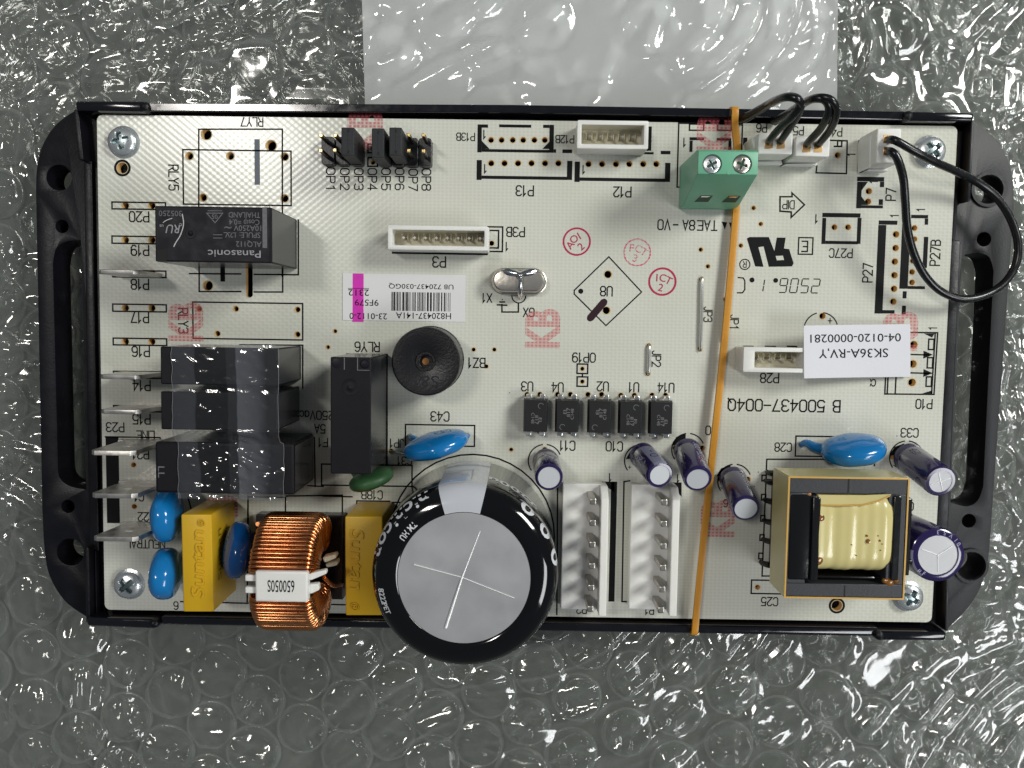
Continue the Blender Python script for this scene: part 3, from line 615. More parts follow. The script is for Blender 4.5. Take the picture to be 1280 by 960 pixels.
# factory date stamps and inspection stamps
for c, w_ in (((3.59,8.54), 7.4), ((-63.93,8.81), 7.4), ((-30.10,44.97), 7.4), ((71.04,9.02), 7.4), ((37.81,-27.31), 7.2), ((34.92,45.29), 7.2), ((-57.58,-27.59), 6.5)):
    g = G(); text(g, 'KB', c, 6.2, 90, w_, 0.045, bold=0.045); build(g, 'dotted_stamp', 'stamp_pink', lam, smooth=0)
def stamp(c, lines, rot, m_, w):
    g = G(); g.ring(c, 2.48, w, 0.05)
    for k, (t, dx, dy, dr) in enumerate(lines):
        co, si = math.cos(R(rot)), math.sin(R(rot))
        text(g, t, (c[0] + dx * co - dy * si, c[1] + dx * si + dy * co), 1.45, rot + dr, None, 0.05, 0, 1.0)
    build(g, 'inspection_stamp', m_, lam, smooth=0)
stamp((9.91,24.88), (('A', -1.35, 0.35, 12), ('O', -0.1, 0.75, 0), ('I', 1.0, 0.6, -8), ('2', 0.05, -1.15, 0)), 40, 'stamp_red', 0.32)
stamp((21.29,23.04), (('F', -1.25, 0.5, 12), ('C', 0.0, 0.75, 0), ('T', 1.2, 0.55, -12), ('3', 0, -1.1, 0)), -18, 'stamp_faint', 0.26)
stamp((26.16,17.66), (('I', -1.2, 0.5, 12), ('C', -0.1, 0.75, 0), ('T', 1.1, 0.55, -12), ('2', 0, -1.1, 0)), -14, 'stamp_red', 0.36)
g = G(); a_, b_ = (13.13,11.09), (14.90,13.22); g.strip([a_, b_], 1.35, 0.05); d_ = Vector((b_[0] - a_[0], b_[1] - a_[1])).normalized() * 0.62
g.disc((a_[0] - d_.x, a_[1] - d_.y), 0.62, 0.051); g.disc((b_[0] + d_.x, b_[1] + d_.y), 0.60, 0.051); build(g, 'marker_dab', 'marker', lam, smooth=0)

# ---------------------------------------------------------------- relays
def relay(a, b, h, label, m_='relay', bev=0.25, notch=None):
    g = G(); g.box(a, b, 0.25, h); g.m = [1, 0, 1, 1, 1, 1]
    return build(g, 'relay', [m_, 'relay_side'], pcb, bevel=bev, label=label)
HT = 17.0
ry = relay((-62.31,28.24), (-42.57,18.92), HT, 'tall black power relay with grey maker print', 'relay_gloss')
g = G(); z = HT + 0.03
text(g, 'Panasonic', (-48.91,20.37), 1.25, 180, 8.9, z); build(g, 'maker_name', 'relay_print', ry, smooth=0)
g = G()
for t, c, w in (('ALQ112', (-46.47,22.01), 4.3), ('SPULE: 12V', (-47.47,23.53), 5.9), ('10A250V', (-46.66,24.68), 4.6), ('Cos\u03c6 =0.4', (-47.19,25.67), 5.1), ('THAILAND', (-47.18,26.87), 5.3)):
    text(g, t, c, 0.95, 180, w, z)
text(g, '305250', (-59.63,26.95), 0.95, 180, 3.9, z); text(g, '~', (-49.96,24.56), 1.6, 180, None, z)
g.strip([(-50.64,23.91), (-48.62,23.91)], 0.12, z); g.strip([(-52.40,22.99), (-50.98,23.01)], 0.12, z); g.strip([(-52.39,23.53), (-50.98,23.55)], 0.12, z)
g.strip([(-53.30,27.51), (-51.01,27.54)], 0.12, z); g.strip([(-53.51,27.11), (-50.81,27.15), (-52.11,25.53)], 0.14, z, 0, True); text(g, '05', (-52.16,26.53), 0.75, 180, None, z)
build(g, 'rating_print', 'relay_print_dim', ry, smooth=0)
g = G(); text(g, 'RU', (-59.26,24.36), 1.5, 180, 2.2, z, 0, None, 0.2); text(g, 'c', (-57.91,24.98), 0.8, 180, None, z); text(g, 'us', (-61.15,24.80), 0.6, 180, None, z)
build(g, 'approval_mark', 'relay_print', ry, smooth=0)
g = G(); g.strip([(p[0], p[1]) for p in catmull([(-57.62,26.85), (-57.43,25.25), (-57.93,23.51), (-58.75,22.17), (-59.10,21.49)], 5)], 0.16, z); g.strip([(p[0], p[1]) for p in catmull([(-60.87,25.47), (-60.19,25.88), (-59.38,26.16)], 4)], 0.12, z)
build(g, 'scratch', 'scratch', ry, smooth=0)
c = (-56.24,23.74); g = G(); g.lathe([(0.95, HT + 0.02), (0.80, HT + 0.06), (0.62, HT - 0.0), (0.42, HT + 0.05), (0.32, HT + 0.25), (0.0, HT + 0.32)], (c[0], c[1], 0), n=24); build(g, 'vent_dimple', 'relay_gloss', ry)
g = G(); g.box((-62.01,20.92), (-60.41,18.93), HT - 0.02, HT + 0.02); build(g, 'corner_recess', 'hole_dark', ry)
g = G(); g.box((-44.14,28.24), (-43.37,21.45), HT, HT + 0.03); build(g, 'gate_mark', 'relay_print_dim', ry)
g = G(); g.box((-42.96,28.39), (-42.81,19.05), HT, HT + 0.06); build(g, 'cover_seam', 'relay', ry, bevel=0.02)
ra = relay((-61.86,4.59), (-41.82,-1.87), 16.6, 'slim black taped relay beside the P14 print')
rb = relay((-61.89,-3.07), (-42.13,-9.64), 16.6, 'slim black taped relay beside the P15 print')
rc = relay((-63.72,-12.00), (-39.41,-21.03), 15.0, 'wide black relay half covered by the clear tape', 'relay', 0.5)
g = G(); text(g, 'SX2', (-45.04,-16.75), 1.7, 180, 3.9, 15.06); build(g, 'moulded_mark', 'relay_gloss', rc, smooth=0)
g = G(); g.box((-47.05,-14.82), (-42.33,-18.54), 15.0, 15.03); build(g, 'mark_plaque', 'relay_gloss', rc)
g = G(); text(g, 'LL', (-62.54,-17.31), 1.2, 270, 2.0, 15.03); build(g, 'moulded_letters', 'relay_print_dim', rc, smooth=0)
rd = relay((-32.49,3.32), (-25.60,-16.62), 18.0, 'narrow upright black relay beside the round buzzer', 'relay', 0.2)
c = (-29.11,-1.77); g = G(); g.lathe([(1.45, 18.0), (1.40, 18.05), (1.25, 18.04), (0.95, 18.02), (0.45, 18.03), (0.28, 18.12), (0.0, 18.14)], (c[0], c[1], 0), n=28); build(g, 'vent_dimple', 'relay', rd)
c = (-29.11,-1.77); g = G(); g.disc((c[0], c[1]), 0.2, 18.16); build(g, 'vent_hole', 'hole_dark', rd)
g = G(); g.box((-27.97,3.25), (-27.83,1.09), 18.0, 18.07); g.box((-27.83,1.19), (-25.87,1.08), 18.0, 18.07); g.box((-30.20,3.22), (-30.06,1.19), 18.0, 18.05); build(g, 'corner_rib', 'relay_print_dim', rd)
c = (-26.68,2.19); g = G(); g.lathe([(0.8, 17.99), (0.62, 18.22), (0.0, 18.3)], (c[0], c[1], 0), n=20); build(g, 'pin_bump', 'relay_gloss', rd)
c = (-31.41,2.25); g = G(); g.lathe([(0.85, 18.02), (0.75, 18.05), (0.0, 18.05)], (c[0], c[1], 0), n=20); build(g, 'gate_mark', 'relay_gloss', rd)

# ---------------------------------------------------------------- buzzer
c = (-17.30,2.36); bz = None; g = G()
g.lathe([(6.3, 0.1), (6.35, 0.8), (6.2, 0.9), (6.2, 8.6), (6.1, 9.2), (5.85, 9.5), (1.25, 9.5), (1.15, 9.45), (1.1, 8.3), (0.0, 8.3)], (c[0], c[1], 0), n=72)
bz = build(g, 'buzzer', 'buzzer', pcb, label='round black buzzer with a small centre hole')
g = G(); g.disc((c[0] - 0.1, c[1] + 0.0), 0.62, 8.4); build(g, 'membrane', 'amber_hole', bz)
g = G(); g.lathe([(1.75, 9.45), (1.7, 9.75), (1.35, 9.75), (1.2, 9.3)], (c[0], c[1], 0), n=36); build(g, 'hole_rim', 'buzzer', bz)
me_g = G(); text(me_g, 'S&S', (-17.56,-1.22), 2.1, 180, 5.3, 9.55); build(me_g, 'embossed_mark', 'relay_side', bz, smooth=0)

# ---------------------------------------------------------------- electrolytic capacitors
def electro(base, top, h, r, rd_, label, stripe=None, disc_m='alu_matt', score=None, lines=(), sm='navy', stm='navy_stripe'):
    b = Vector((base[0], base[1], 0.3)); t = Vector((top[0], top[1], h)); ax = (t - b); Ln = ax.length; ax.normalize()
    g = G(); g.lathe([(r * 0.9, 0), (r, 0.2), (r, 1.3), (r * 0.955, 1.6), (r * 0.955, 1.8), (r, 2.1), (r, Ln - 0.5), (r * 0.97, Ln - 0.2), (r * 0.9, Ln - 0.02), (rd_, Ln), (rd_ * 0.995, Ln - 0.12)], b, ax, 48)
    s = build(g, 'capacitor', sm, pcb, label=label)
    g = G(); g.lathe([(rd_ + 0.02, Ln - 0.1), (0, Ln - 0.1)], b, ax, 40); d = build(g, 'end_disc', disc_m, s)
    x = Vector((1, 0, 0)) - ax * ax.x; x.normalize(); y = ax.cross(x)
    if score:
        g = G()
        for a in score:
            dv = x * math.cos(R(a)) + y * math.sin(R(a)); e = b + ax * (Ln - 0.08)
            g.tube([e, e + dv * rd_ * 0.86], [0.09, 0.07], 6)
        build(g, 'vent_score', 'alu_bright', s)
    if stripe:
        a0, a1 = stripe; q = 0.02
        g = G(); g.lathe([(r + q, 2.2), (r + q, Ln - 0.5), (r * 0.97 + q, Ln - 0.19), (r * 0.9 + q, Ln + 0.0)], b, ax, 12, 0, a0, a1); build(g, 'polarity_stripe', stm, s)
    for txt, ang, z0, cap, wdt, mm in lines:
        g = G(); vs, fs, w = glyphs(txt); sx = wdt / w; out = []
        for X, Y in vs:
            zz = z0 + X * sx; an = R(ang) + (Y * cap) / r
            rr = r + 0.035
            out.append(b + ax * zz + (x * math.cos(an) + y * math.sin(an)) * rr)
        g.add(out, fs); build(g, 'sleeve_print', mm, s, smooth=0)
    return s
electro((4.79,-16.69), (5.10,-18.04), 10.5, 2.52, 2.0, 'small navy can capacitor standing alone below the chip row', (-110, -60), lines=(('47uF', 95, 5, 1.0, 5, 'navy_print'),))
electro((23.08,-15.17), (24.91,-17.29), 10.5, 2.5, 1.85, 'small navy can capacitor leaning over the upper end of the white header', (60, 120), lines=(('\u2212 \u25cb', 90, 6, 1.5, 3.5, 'navy'), ('25V', 150, 6, 1.2, 5, 'navy_print')))
electro((31.60,-14.11), (31.61,-17.82), 11.0, 2.55, 2.0, 'small navy can capacitor touching the rubber band', (175, 225), lines=(('100uF25V', 62, 5.4, 1.5, 7.5, 'navy_print'),))
electro((40.46,-19.37), (40.06,-22.81), 12.0, 2.5, 2.0, 'small navy can capacitor between rubber band and transformer', (175, 225), lines=(('100uF25V', 58, 6, 1.5, 8, 'navy_print'),))
electro((73.67,-14.84), (74.07,-17.30), 12.5, 2.85, 2.05, 'navy can capacitor with a cross-scored end above the right ear', (175, 235), 'alu', (20, 110, 200, 290), (('\u25cb  \u25cb', 205, 8.0, 2.2, 6.5, 'navy'),))
nb = electro((72.54,-29.87), (72.48,-29.57), 16.0, 4.75, 3.45, 'large navy can capacitor with a three-way scored end beside the transformer', (170, 235), 'alu', (34, 160, 272), (('35V', 95, 14.6, 1.5, 1.2, 'navy_print'),))
b_ = Vector((*(72.54,-29.87), 0.3)); t_ = Vector((*(72.48,-29.57), 16.0)); ax_ = (t_ - b_).normalized(); x_ = Vector((1, 0, 0)) - ax_ * ax_.x; x_.normalize(); y_ = ax_.cross(x_)
for ch, an in (('3', 92), ('5', 75), ('V', 58), ('0', 30), ('1', 42), ('F', 235), ('\u03bc', 222)):
    g = G(); vs, fs, w = glyphs(ch, 0.01); out = []
    for X, Y in vs:
        rr = 3.98 - Y * 0.75; tt = R(an) + X * 0.75 / 4.0
        out.append(t_ + ax_ * 0.02 + (x_ * math.cos(tt) + y_ * math.sin(tt)) * rr)
    g.add(out, fs); build(g, 'sleeve_print', 'navy_print', nb, smooth=0)
# the big snap-in capacitor
bc = Vector((*(-8.94,-31.49), 0)); tc_ = Vector((*(-9.14,-32.37), 22.5)); Rb = 15.55
ctr = Vector((tc_.x, tc_.y, 0))
prof = [(Rb * 0.97, 0.2), (Rb, 0.6), (Rb, 21.6), (Rb - 0.12, 22.5), (Rb - 0.5, 23.3), (Rb - 1.2, 24.0), (Rb - 2.2, 24.5), (Rb - 3.4, 24.75), (11.0, 24.8), (10.9, 24.65)]
g = G(); g.lathe(prof, ctr, n=128); big = build(g, 'capacitor', 'cap_black', pcb, smooth=60, label='huge glossy black can capacitor with a bare aluminium end')
g = G()
rad = [0.0, 2, 4, 6, 8, 10, 10.9]; vs = []; fs = []; nn = 96
for i, r_ in enumerate(rad):
    for k in range(nn):
        a = 2 * math.pi * k / nn; x, y = r_ * math.cos(a), r_ * math.sin(a)
        vs.append((ctr.x + x, ctr.y + y, 24.66 + 0.22 * noise.noise((x * 0.16, y * 0.16, 3.3)) * (1 - (r_ / 10.9) ** 4)))
for i in range(len(rad) - 1):
    for k in range(nn):
        l = (k + 1) % nn; fs.append((i * nn + k, i * nn + l, (i + 1) * nn + l, (i + 1) * nn + k))
g.add(vs, fs); build(g, 'end_disc', 'alu', big, smooth=60)
g = G(); c = (-9.47,-32.23)
for q, (r0, r1) in ((((-6.61,-24.48)), (0.16, 0.08)), (((-12.07,-40.71)), (0.16, 0.26)), (((-17.41,-30.23)), (0.10, 0.14)), (((-0.84,-35.56)), (0.10, 0.08))):
    g.tube([(c[0], c[1], 24.68), ((c[0] + q[0]) / 2, (c[1] + q[1]) / 2, 24.69), (q[0], q[1], 24.67)], [r0, (r0 + r1) / 2, r1], 8)
build(g, 'vent_score', 'alu_bright', big)
SP = [(p[0] + 0.025, p[1] + 0.012) for p in prof[1:9]]
g = G(); g.lathe(SP, ctr, n=16, a0=77, a1=107); build(g, 'polarity_stripe', 'cap_stripe', big)
def wrap_text(txt, ang0, zc, cap, arc, name='sleeve_print', m_='cap_print'):
    """lettering wrapped round the can, tops towards the end disc; ang0 = compass angle of the middle"""
    PL = [0.0]
    for i in range(1, len(prof) - 1): PL.append(PL[-1] + math.dist(prof[i], prof[i - 1]))
    vs, fs, w = glyphs(txt, 0.02); sx = arc / w; out = []
    for X, Y in vs:
        t = zc + Y * cap; i = 0
        while i < len(PL) - 2 and PL[i + 1] < t: i += 1
        k = (t - PL[i]) / (PL[i + 1] - PL[i]); r_ = prof[i][0] + (prof[i + 1][0] - prof[i][0]) * k; z_ = prof[i][1] + (prof[i + 1][1] - prof[i][1]) * k
        a = R(ang0) + X * sx / Rb
        out.append((ctr.x + (r_ + 0.03) * math.cos(a), ctr.y + (r_ + 0.03) * math.sin(a), z_ + 0.02))
    g = G(); g.add(out, fs); build(g, name, m_, big, smooth=0)
wrap_text('nichicon', 141, 24.0, 2.6, 14.5); wrap_text('TM HU', 140, 26.9, 1.1, 4.6); wrap_text('8222', 194, 25.0, 1.1, 3.0); wrap_text('PET', 203, 25.0, 1.0, 2.2)
wrap_text('0 0 0', 30, 22.9, 2.3, 12.5); wrap_text('2200uF', 62, 16.5, 3.2, 12.0)

# ---------------------------------------------------------------- disc and film capacitors
def blob(c, rx, ry_, rz, rot, tilt=(0, 0), legs=(), m_='blue_epoxy', label=None, name='disc_capacitor', seed=0, legr=0.75, sq=2.4):
    """dipped capacitor: lens-shaped body with coated leg roots"""
    g = G(); nu, nv = 40, 20; vs = []; fs = []
    Mx = Matrix.Rotation(R(rot), 3, 'Z') @ Matrix.Rotation(R(tilt[0]), 3, 'X') @ Matrix.Rotation(R(tilt[1]), 3, 'Y')
    def pw(v, e): return math.copysign(abs(v) ** e, v)
    for i in range(nv + 1):
        ph = math.pi * i / nv
        for k in range(nu):
            th = 2 * math.pi * k / nu
            # disc axis = local y
            x = rx * math.sin(ph) * math.cos(th); zz = rz * math.sin(ph) * math.sin(th); y = ry_ * pw(math.cos(ph), 0.72)
            n_ = 1 + 0.05 * noise.noise((x * 0.35 + seed, y * 0.35, zz * 0.35))
            p = Mx @ Vector((x * n_, y * n_, zz * n_)); vs.append((c[0] + p.x, c[1] + p.y, c[2] + p.z))
    for i in range(nv):
        for k in range(nu):
            l = (k + 1) % nu; fs.append((i * nu + k, i * nu + l, (i + 1) * nu + l, (i + 1) * nu + k))
    g.add(vs, fs)
    s = build(g, name, m_, pcb, smooth=180, label=label)
    for lp in legs:
        g = G(); path = catmull(lp, 5); n_ = len(path)
        g.tube(path, [legr * (1.25 - 0.6 * i / (n_ - 1)) for i in range(n_)], 12); build(g, 'leg', m_, s, smooth=180)
    return s
blob((-15.63,-13.08,6.00), 6.0, 2.0, 4.8, 15, (12, 0), ([(-18.00,-13.33,4.50), (-20.20,-12.63,2.20), (-21.15,-12.32,0.00)], [(-11.76,-12.48,4.50), (-10.72,-12.33,2.20), (-10.09,-12.07,0.00)]), label='bright blue disc capacitor lying aslant beside the big black can', seed=1)
blob((60.85,-12.70,6.50), 5.8, 2.4, 5.0, 9, (14, 0), ([(57.47,-13.12,5.00), (55.12,-12.82,3.20), (53.88,-12.33,1.50), (53.34,-12.85,0.00)], [(64.91,-12.85,3.00), (65.37,-12.97,0.00)]), label='blue disc capacitor with a long leg above the transformer', seed=2, legr=0.85)
blob((-64.71,-26.65,7.50), 5.0, 2.7, 5.6, 90, (10, 0), ([(-65.35,-25.32,4.00), (-65.43,-26.78,0.00)], [(-65.40,-29.12,4.00), (-65.16,-30.05,0.00)]), label='blue disc capacitor tucked between wide relay and yellow block', seed=3)
blob((-65.15,-37.56,7.50), 4.6, 2.8, 5.6, 88, (12, 0), ([(-64.88,-35.98,4.00), (-64.93,-37.09,0.00)], [(-64.94,-40.13,4.00), (-65.29,-41.35,0.00)]), label='blue disc capacitor beside the corner screw and the yellow block', seed=4)
blob((-51.66,-32.86,8.00), 5.1, 2.6, 6.0, 81, (20, 0), ([(-51.13,-31.63,4.00), (-50.37,-31.85,0.00)], [(-51.16,-35.76,4.00), (-50.40,-37.33,0.00)]), 'blue_dark', label='darker blue disc capacitor between yellow block and copper coil', seed=5)
blob((-27.53,-19.66,6.00), 4.2, 1.55, 4.4, 17, (6, 0), ([(-30.32,-20.28,2.00), (-32.06,-19.43,0.00)], [(-26.08,-18.99,2.00), (-25.17,-19.01,0.00)]), 'green_epoxy', label='dull green film capacitor at the foot of the upright relay', name='film_capacitor', seed=6)
def yellow(pts, h, texts, label):
    g = G(); g.prism(pts, 0.3, h); s = build(g, 'film_capacitor', 'yellow_box', pcb, bevel=0.3, seg=3, label=label)
    return s
y1 = yellow([(-60.06,-25.19), (-54.67,-25.11), (-54.41,-42.74), (-59.84,-42.83)], 13.0, 0, 'yellow box capacitor nearest the blade tabs, embossed lettering running upward')
y2 = yellow([(-31.01,-25.09), (-24.36,-24.98), (-24.28,-42.90), (-30.85,-43.01)], 13.0, 0, 'yellow box capacitor wedged against the big black can')
def emboss(txt, c, cap, rot, w, z, par, m_='yellow_box', hgt=0.26, shear=0.15):
    g0 = G(); text(g0, txt, c, cap, rot, w, 0, 0, None, shear)
    g = G(); n = len(g0.v)
    vs = [(x, y, z - 0.1) for x, y, _ in g0.v] + [(x, y, z + hgt) for x, y, _ in g0.v]
    ec = {}
    for f in g0.f:
        for i in range(len(f)):
            e = (f[i], f[(i + 1) % len(f)]); ec[e] = 1
    fs = [tuple(i + n for i in f) for f in g0.f] + [(a, b, b + n, a + n) for (a, b) in ec if (b, a) not in ec]
    g.add(vs, fs); return build(g, 'embossed_name', m_, par, smooth=20, bevel=0)
emboss('Suntan', (-57.17,-33.93), 2.35, 90, 12.2, 13.0, y1)
emboss('\u00ae', (-56.39,-26.57), 1.2, 90, 1.3, 13.0, y1)
emboss('Suntan', (-28.73,-32.89), 2.5, 270, 11.0, 13.0, y2)
emboss('\u00ae', (-29.14,-41.31), 1.5, 270, 1.5, 13.0, y2)
g = G(); xw = (-54.54,-33.89)[0] + 0.06
for t, z0, yc, cap, w in (('Suntan', 9.5, (-55.63,-33.23)[1], 2.0, 9.5), ('104K 275V~', 5.8, (-55.63,-33.23)[1], 1.5, 9.5), ('MEX  X2', 3.0, (-55.63,-33.23)[1], 1.3, 7.5)):
    vs, fs, w0 = glyphs(t); g.add([(xw + 0.02, yc + X * w / w0, z0 + Y * cap) for X, Y in vs], fs)
build(g, 'side_print', 'yellow_print', y1, smooth=0)

# ---------------------------------------------------------------- common-mode choke
chx0, chx1 = (-45.60,-32.33)[0], (-35.01,-32.16)[0]; ccx = (chx0 + chx1) / 2; hw = (chx1 - chx0) / 2
cty = (-38.73,-35.32)[1]; ctz = 11.6; Ro, Ri = 10.0, 4.6
g = G(); g.box((-49.75,-27.18), (-33.16,-43.33), 0.1, 3.4); ch = build(g, 'choke', 'black_plastic', pcb, bevel=0.3, label='copper-wound ring choke standing on a black base')
g = G()
for k in range(64):
    pass
g.lathe([(Ri, -hw * 0.8), (Ro - 0.6, -hw * 0.8), (Ro - 0.6, hw * 0.8), (Ri, hw * 0.8), (Ri, -hw * 0.8)], (ccx, cty, ctz), (1, 0, 0), 64); build(g, 'ring_core', 'black_plastic', ch)
def winding(a0, a1, n, seed):
    g = G(); rnd = random.Random(seed)
    for i in range(n):
        a = R(a0 + (a1 - a0) * i / (n - 1)) ; pts = []
        jo = rnd.uniform(-0.12, 0.12); ji = rnd.uniform(-0.3, 0.3)
        w_ = hw + rnd.uniform(-0.08, 0.12); ro = Ro + rnd.uniform(-0.05, 0.1); ri = Ri - 0.4 - (i % 2) * 0.5
        da = R((a1 - a0) / (n - 1))
        lp = rrect((-w_, ri), (w_, ro), 1.5, 4)
        for q, (x, r_) in enumerate(lp):
            aa = a + (da * 0.5 if r_ < (Ro + Ri) / 2 else 0) * math.copysign(1, 1) + R(jo)
            pts.append((ccx + x, cty + r_ * math.sin(aa), ctz + r_ * math.cos(aa)))
        g.tube(pts, 0.36, 8, closed=True)
    build(g, 'winding', 'copper', ch, smooth=180)
winding(15, 128, 27, 1); winding(-15, -128, 27, 2)
g = G(); zt = ctz + Ro + 0.35
yy0, yy1 = (-39.81,-37.73)[1], (-39.79,-32.47)[1]
g.box(((-44.22,-35.14)[0], yy0), ((-35.38,-34.99)[0], yy1), zt - 1.7, zt + 0.15); sepo = build(g, 'separator', 'nylon', ch, bevel=0.35, label='white plastic winding separator')
g = G()
for yc in ((-45.73,-33.96)[1], (-45.74,-36.02)[1]):
    g.box(((-46.14,-33.97)[0], yc - 0.55), ((-44.11,-33.93)[0], yc + 0.55), zt - 1.8, zt - 0.6)
g.prism([(-35.89,-33.25), (-32.62,-32.40), (-32.49,-33.10), (-34.94,-34.19), (-35.89,-34.35)], zt - 2.3, zt - 0.9); g.prism([(-35.89,-35.03), (-33.86,-34.80), (-33.73,-35.92), (-34.95,-36.53), (-35.89,-36.68)], zt - 2.3, zt - 0.9)
build(g, 'separator_rib', 'nylon', sepo, bevel=0.2)
g = G(); g.prism([(-34.95,-32.44), (-32.57,-31.80), (-32.42,-32.52), (-34.53,-33.43)], 11, 13.5); g.prism([(-34.67,-33.86), (-32.42,-33.24), (-32.42,-34.11), (-34.39,-34.57)], 10, 12.5); build(g, 'separator_foot', 'nylon_cream', sepo, bevel=0.3)
g = G(); text(g, '650050S', (-39.87,-35.06), 2.1, 180, 4.5, zt + 0.19); build(g, 'part_number', 'ink', sepo, smooth=0)
g = G(); g.tube(catmull([(-34.03,-35.26,16.00), (-33.34,-37.91,12.00), (-33.27,-39.61,6.00), (-33.63,-40.84,2.00)], 6), 0.4, 8); g.tube(catmull([(-46.76,-26.94,12.00), (-47.08,-27.90,6.00), (-48.83,-28.78,1.00)], 6), 0.4, 8); build(g, 'lead_wire', 'copper', ch)

# ---------------------------------------------------------------- transformer
TZ = 17.5
tp = [(45.67,-16.07), (66.17,-15.95), (66.06,-36.83), (45.77,-37.02)]
def lerp2(a, b, t): return (a[0] + (b[0] - a[0]) * t, a[1] + (b[1] - a[1]) * t)
cxy = (sum(p[0] for p in tp) / 4, sum(p[1] for p in tp) / 4)
g = G(); fr_in = [(49.75,-19.25), (63.12,-19.17), (63.37,-33.78), (49.91,-33.86)]
xs_ = [p[0] for p in tp]; X0, X1 = (tp[0][0] + tp[3][0]) / 2, (tp[1][0] + tp[2][0]) / 2; Y1, Y0 = (tp[0][1] + tp[1][1]) / 2, (tp[2][1] + tp[3][1]) / 2
bw = 2.75
g = G(); g.box((X0 + 0.15, Y1 - bw), (X1 - 0.15, Y1 - 0.15), 8.0, TZ); g.box((X0 + 0.15, Y0 + 0.15), (X1 - 0.15, Y0 + bw - 0.3), 8.0, TZ)
g.box((X0 + 0.15, Y0 + bw - 0.3), (X0 + 3.4, Y1 - bw), 8.0, TZ - 0.02); g.box((X1 - 3.2, Y0 + bw - 0.3), (X1 - 0.15, Y1 - bw), 8.0, TZ - 0.02)
tf = build(g, 'transformer', 'ferrite', pcb, bevel=0.12, label='square transformer with dark ferrite frame and yellow tape')
g = G(); g.box((55.75,-15.91), (56.03,-18.59), TZ, TZ + 0.02); g.box((55.86,-34.75), (56.11,-36.85), TZ, TZ + 0.02); build(g, 'core_joint', 'hole_dark', tf)
g = G()
for a, b in (((X0, Y0), (X1, Y0)), ((X1, Y0), (X1, Y1)), ((X1, Y1), (X0, Y1)), ((X0, Y1), (X0, Y0))):
    dx, dy = b[0] - a[0], b[1] - a[1]; l_ = math.hypot(dx, dy); nx, ny = dy / l_, -dx / l_
    g.prism([a, b, (b[0] + nx * 0.14, b[1] + ny * 0.14), (a[0] + nx * 0.14, a[1] + ny * 0.14)], 9.0, TZ + 0.12)
build(g, 'wrap_tape', 'yellow_tape', tf, bevel=0.05)
g = G(); g.strip([(X0 + 0.02, Y0 + 0.02), (X1 - 0.02, Y0 + 0.02), (X1 - 0.02, Y1 - 0.02), (X0 + 0.02, Y1 - 0.02)], 0.28, TZ + 0.13, 0, True); build(g, 'varnish_bead', 'tape_edge', tf, smooth=0)
# coil of tape on the bobbin
zc = TZ - 5.6; yc = ((57.22,-18.30)[1] + (57.84,-32.89)[1]) / 2; hy = 6.95; hz = 6.2
xa, xb = (50.38,-24.78)[0], (64.19,-24.56)[0]
sec = []
for k in range(48):
    t = 2 * math.pi * k / 48; e = 0.42
    sec.append((math.copysign(abs(math.cos(t)) ** e, math.cos(t)) * hy, math.copysign(abs(math.sin(t)) ** e, math.sin(t)) * hz))
nx_ = 40; vs = []; fs = []
for i in range(nx_ + 1):
    u = i / nx_; x = xa + (xb - xa) * u; s_ = 1 + 0.005 * math.sin(u * 46) + 0.009 * math.sin(u * 17 + 1) - 0.10 * max(0, (u - 0.86) / 0.14) ** 2
    for y, zz in sec: vs.append((x, yc + y * s_, zc + zz * s_ + 0.10 * noise.noise((x * 0.4, y * 0.2, 1.0))))
for i in range(nx_):
    for k in range(48):
        l = (k + 1) % 48; fs.append((i * 48 + k, i * 48 + l, (i + 1) * 48 + l, (i + 1) * 48 + k))
g = G(); g.add(vs, fs); coil = build(g, 'coil', 'yellow_tape', tf, smooth=60, label='yellow taped coil stained with brown varnish')
# loose end of the tape
g = G(); A = [((50.76,-20.72), 18.0), ((54.29,-20.66), 18.25), ((58.31,-20.44), 18.3), ((60.95,-19.69), 18.35), ((62.76,-18.82), 18.2)]
B = [((50.94,-19.07), 17.3), ((54.48,-19.01), 17.5), ((58.53,-18.93), 17.7), ((61.20,-18.73), 17.9), ((63.01,-18.59), 18.1)]
vs = [(p[0], p[1], z_) for p, z_ in A] + [(p[0], p[1], z_) for p, z_ in B]; g.add(vs, [(i, i + 1, 6 + i, 5 + i) for i in range(4)])
build(g, 'tape_end', 'yellow_tape', coil, smooth=60)
g = G(); g.tube([(p[0], p[1], z_ + 0.03) for p, z_ in A], 0.13, 6); build(g, 'tape_end_edge', 'tape_edge', coil)
rnd = random.Random(4); g = G()
for px, r_ in (((59.42,-26.78,18.35), 0.42), ((59.13,-25.83,18.30), 0.22), ((61.39,-26.65,18.20), 0.22), ((61.82,-27.20,18.20), 0.14), ((56.61,-27.40,18.30), 0.14), ((61.60,-28.31,18.20), 0.12), ((61.06,-25.81,18.25), 0.12), ((57.51,-29.32,18.30), 0.1)):
    g.lathe([(r_, px[2] - 0.35), (r_ * 0.8, px[2] + 0.0), (0, px[2] + 0.06)], (px[0], px[1], 0), n=10)
for px, r_ in (((51.12,-22.92,18.30), 0.8), ((51.03,-30.15,18.20), 0.9), ((49.27,-19.08,17.70), 0.45), ((63.71,-34.00,17.70), 0.8), ((64.75,-33.81,17.80), 0.5), ((62.88,-33.87,17.70), 0.4), ((51.00,-24.10,18.00), 0.5), ((50.77,-21.89,18.00), 0.4)):
    vs = []; 
    g.lathe([(r_ * 1.2, px[2] - 0.5), (r_ * 1.0, px[2] - 0.25), (r_ * 0.6, px[2] - 0.10), (0, px[2] - 0.06)], (px[0], px[1], 0), n=14)
build(g, 'varnish_drop', 'varnish', tf)
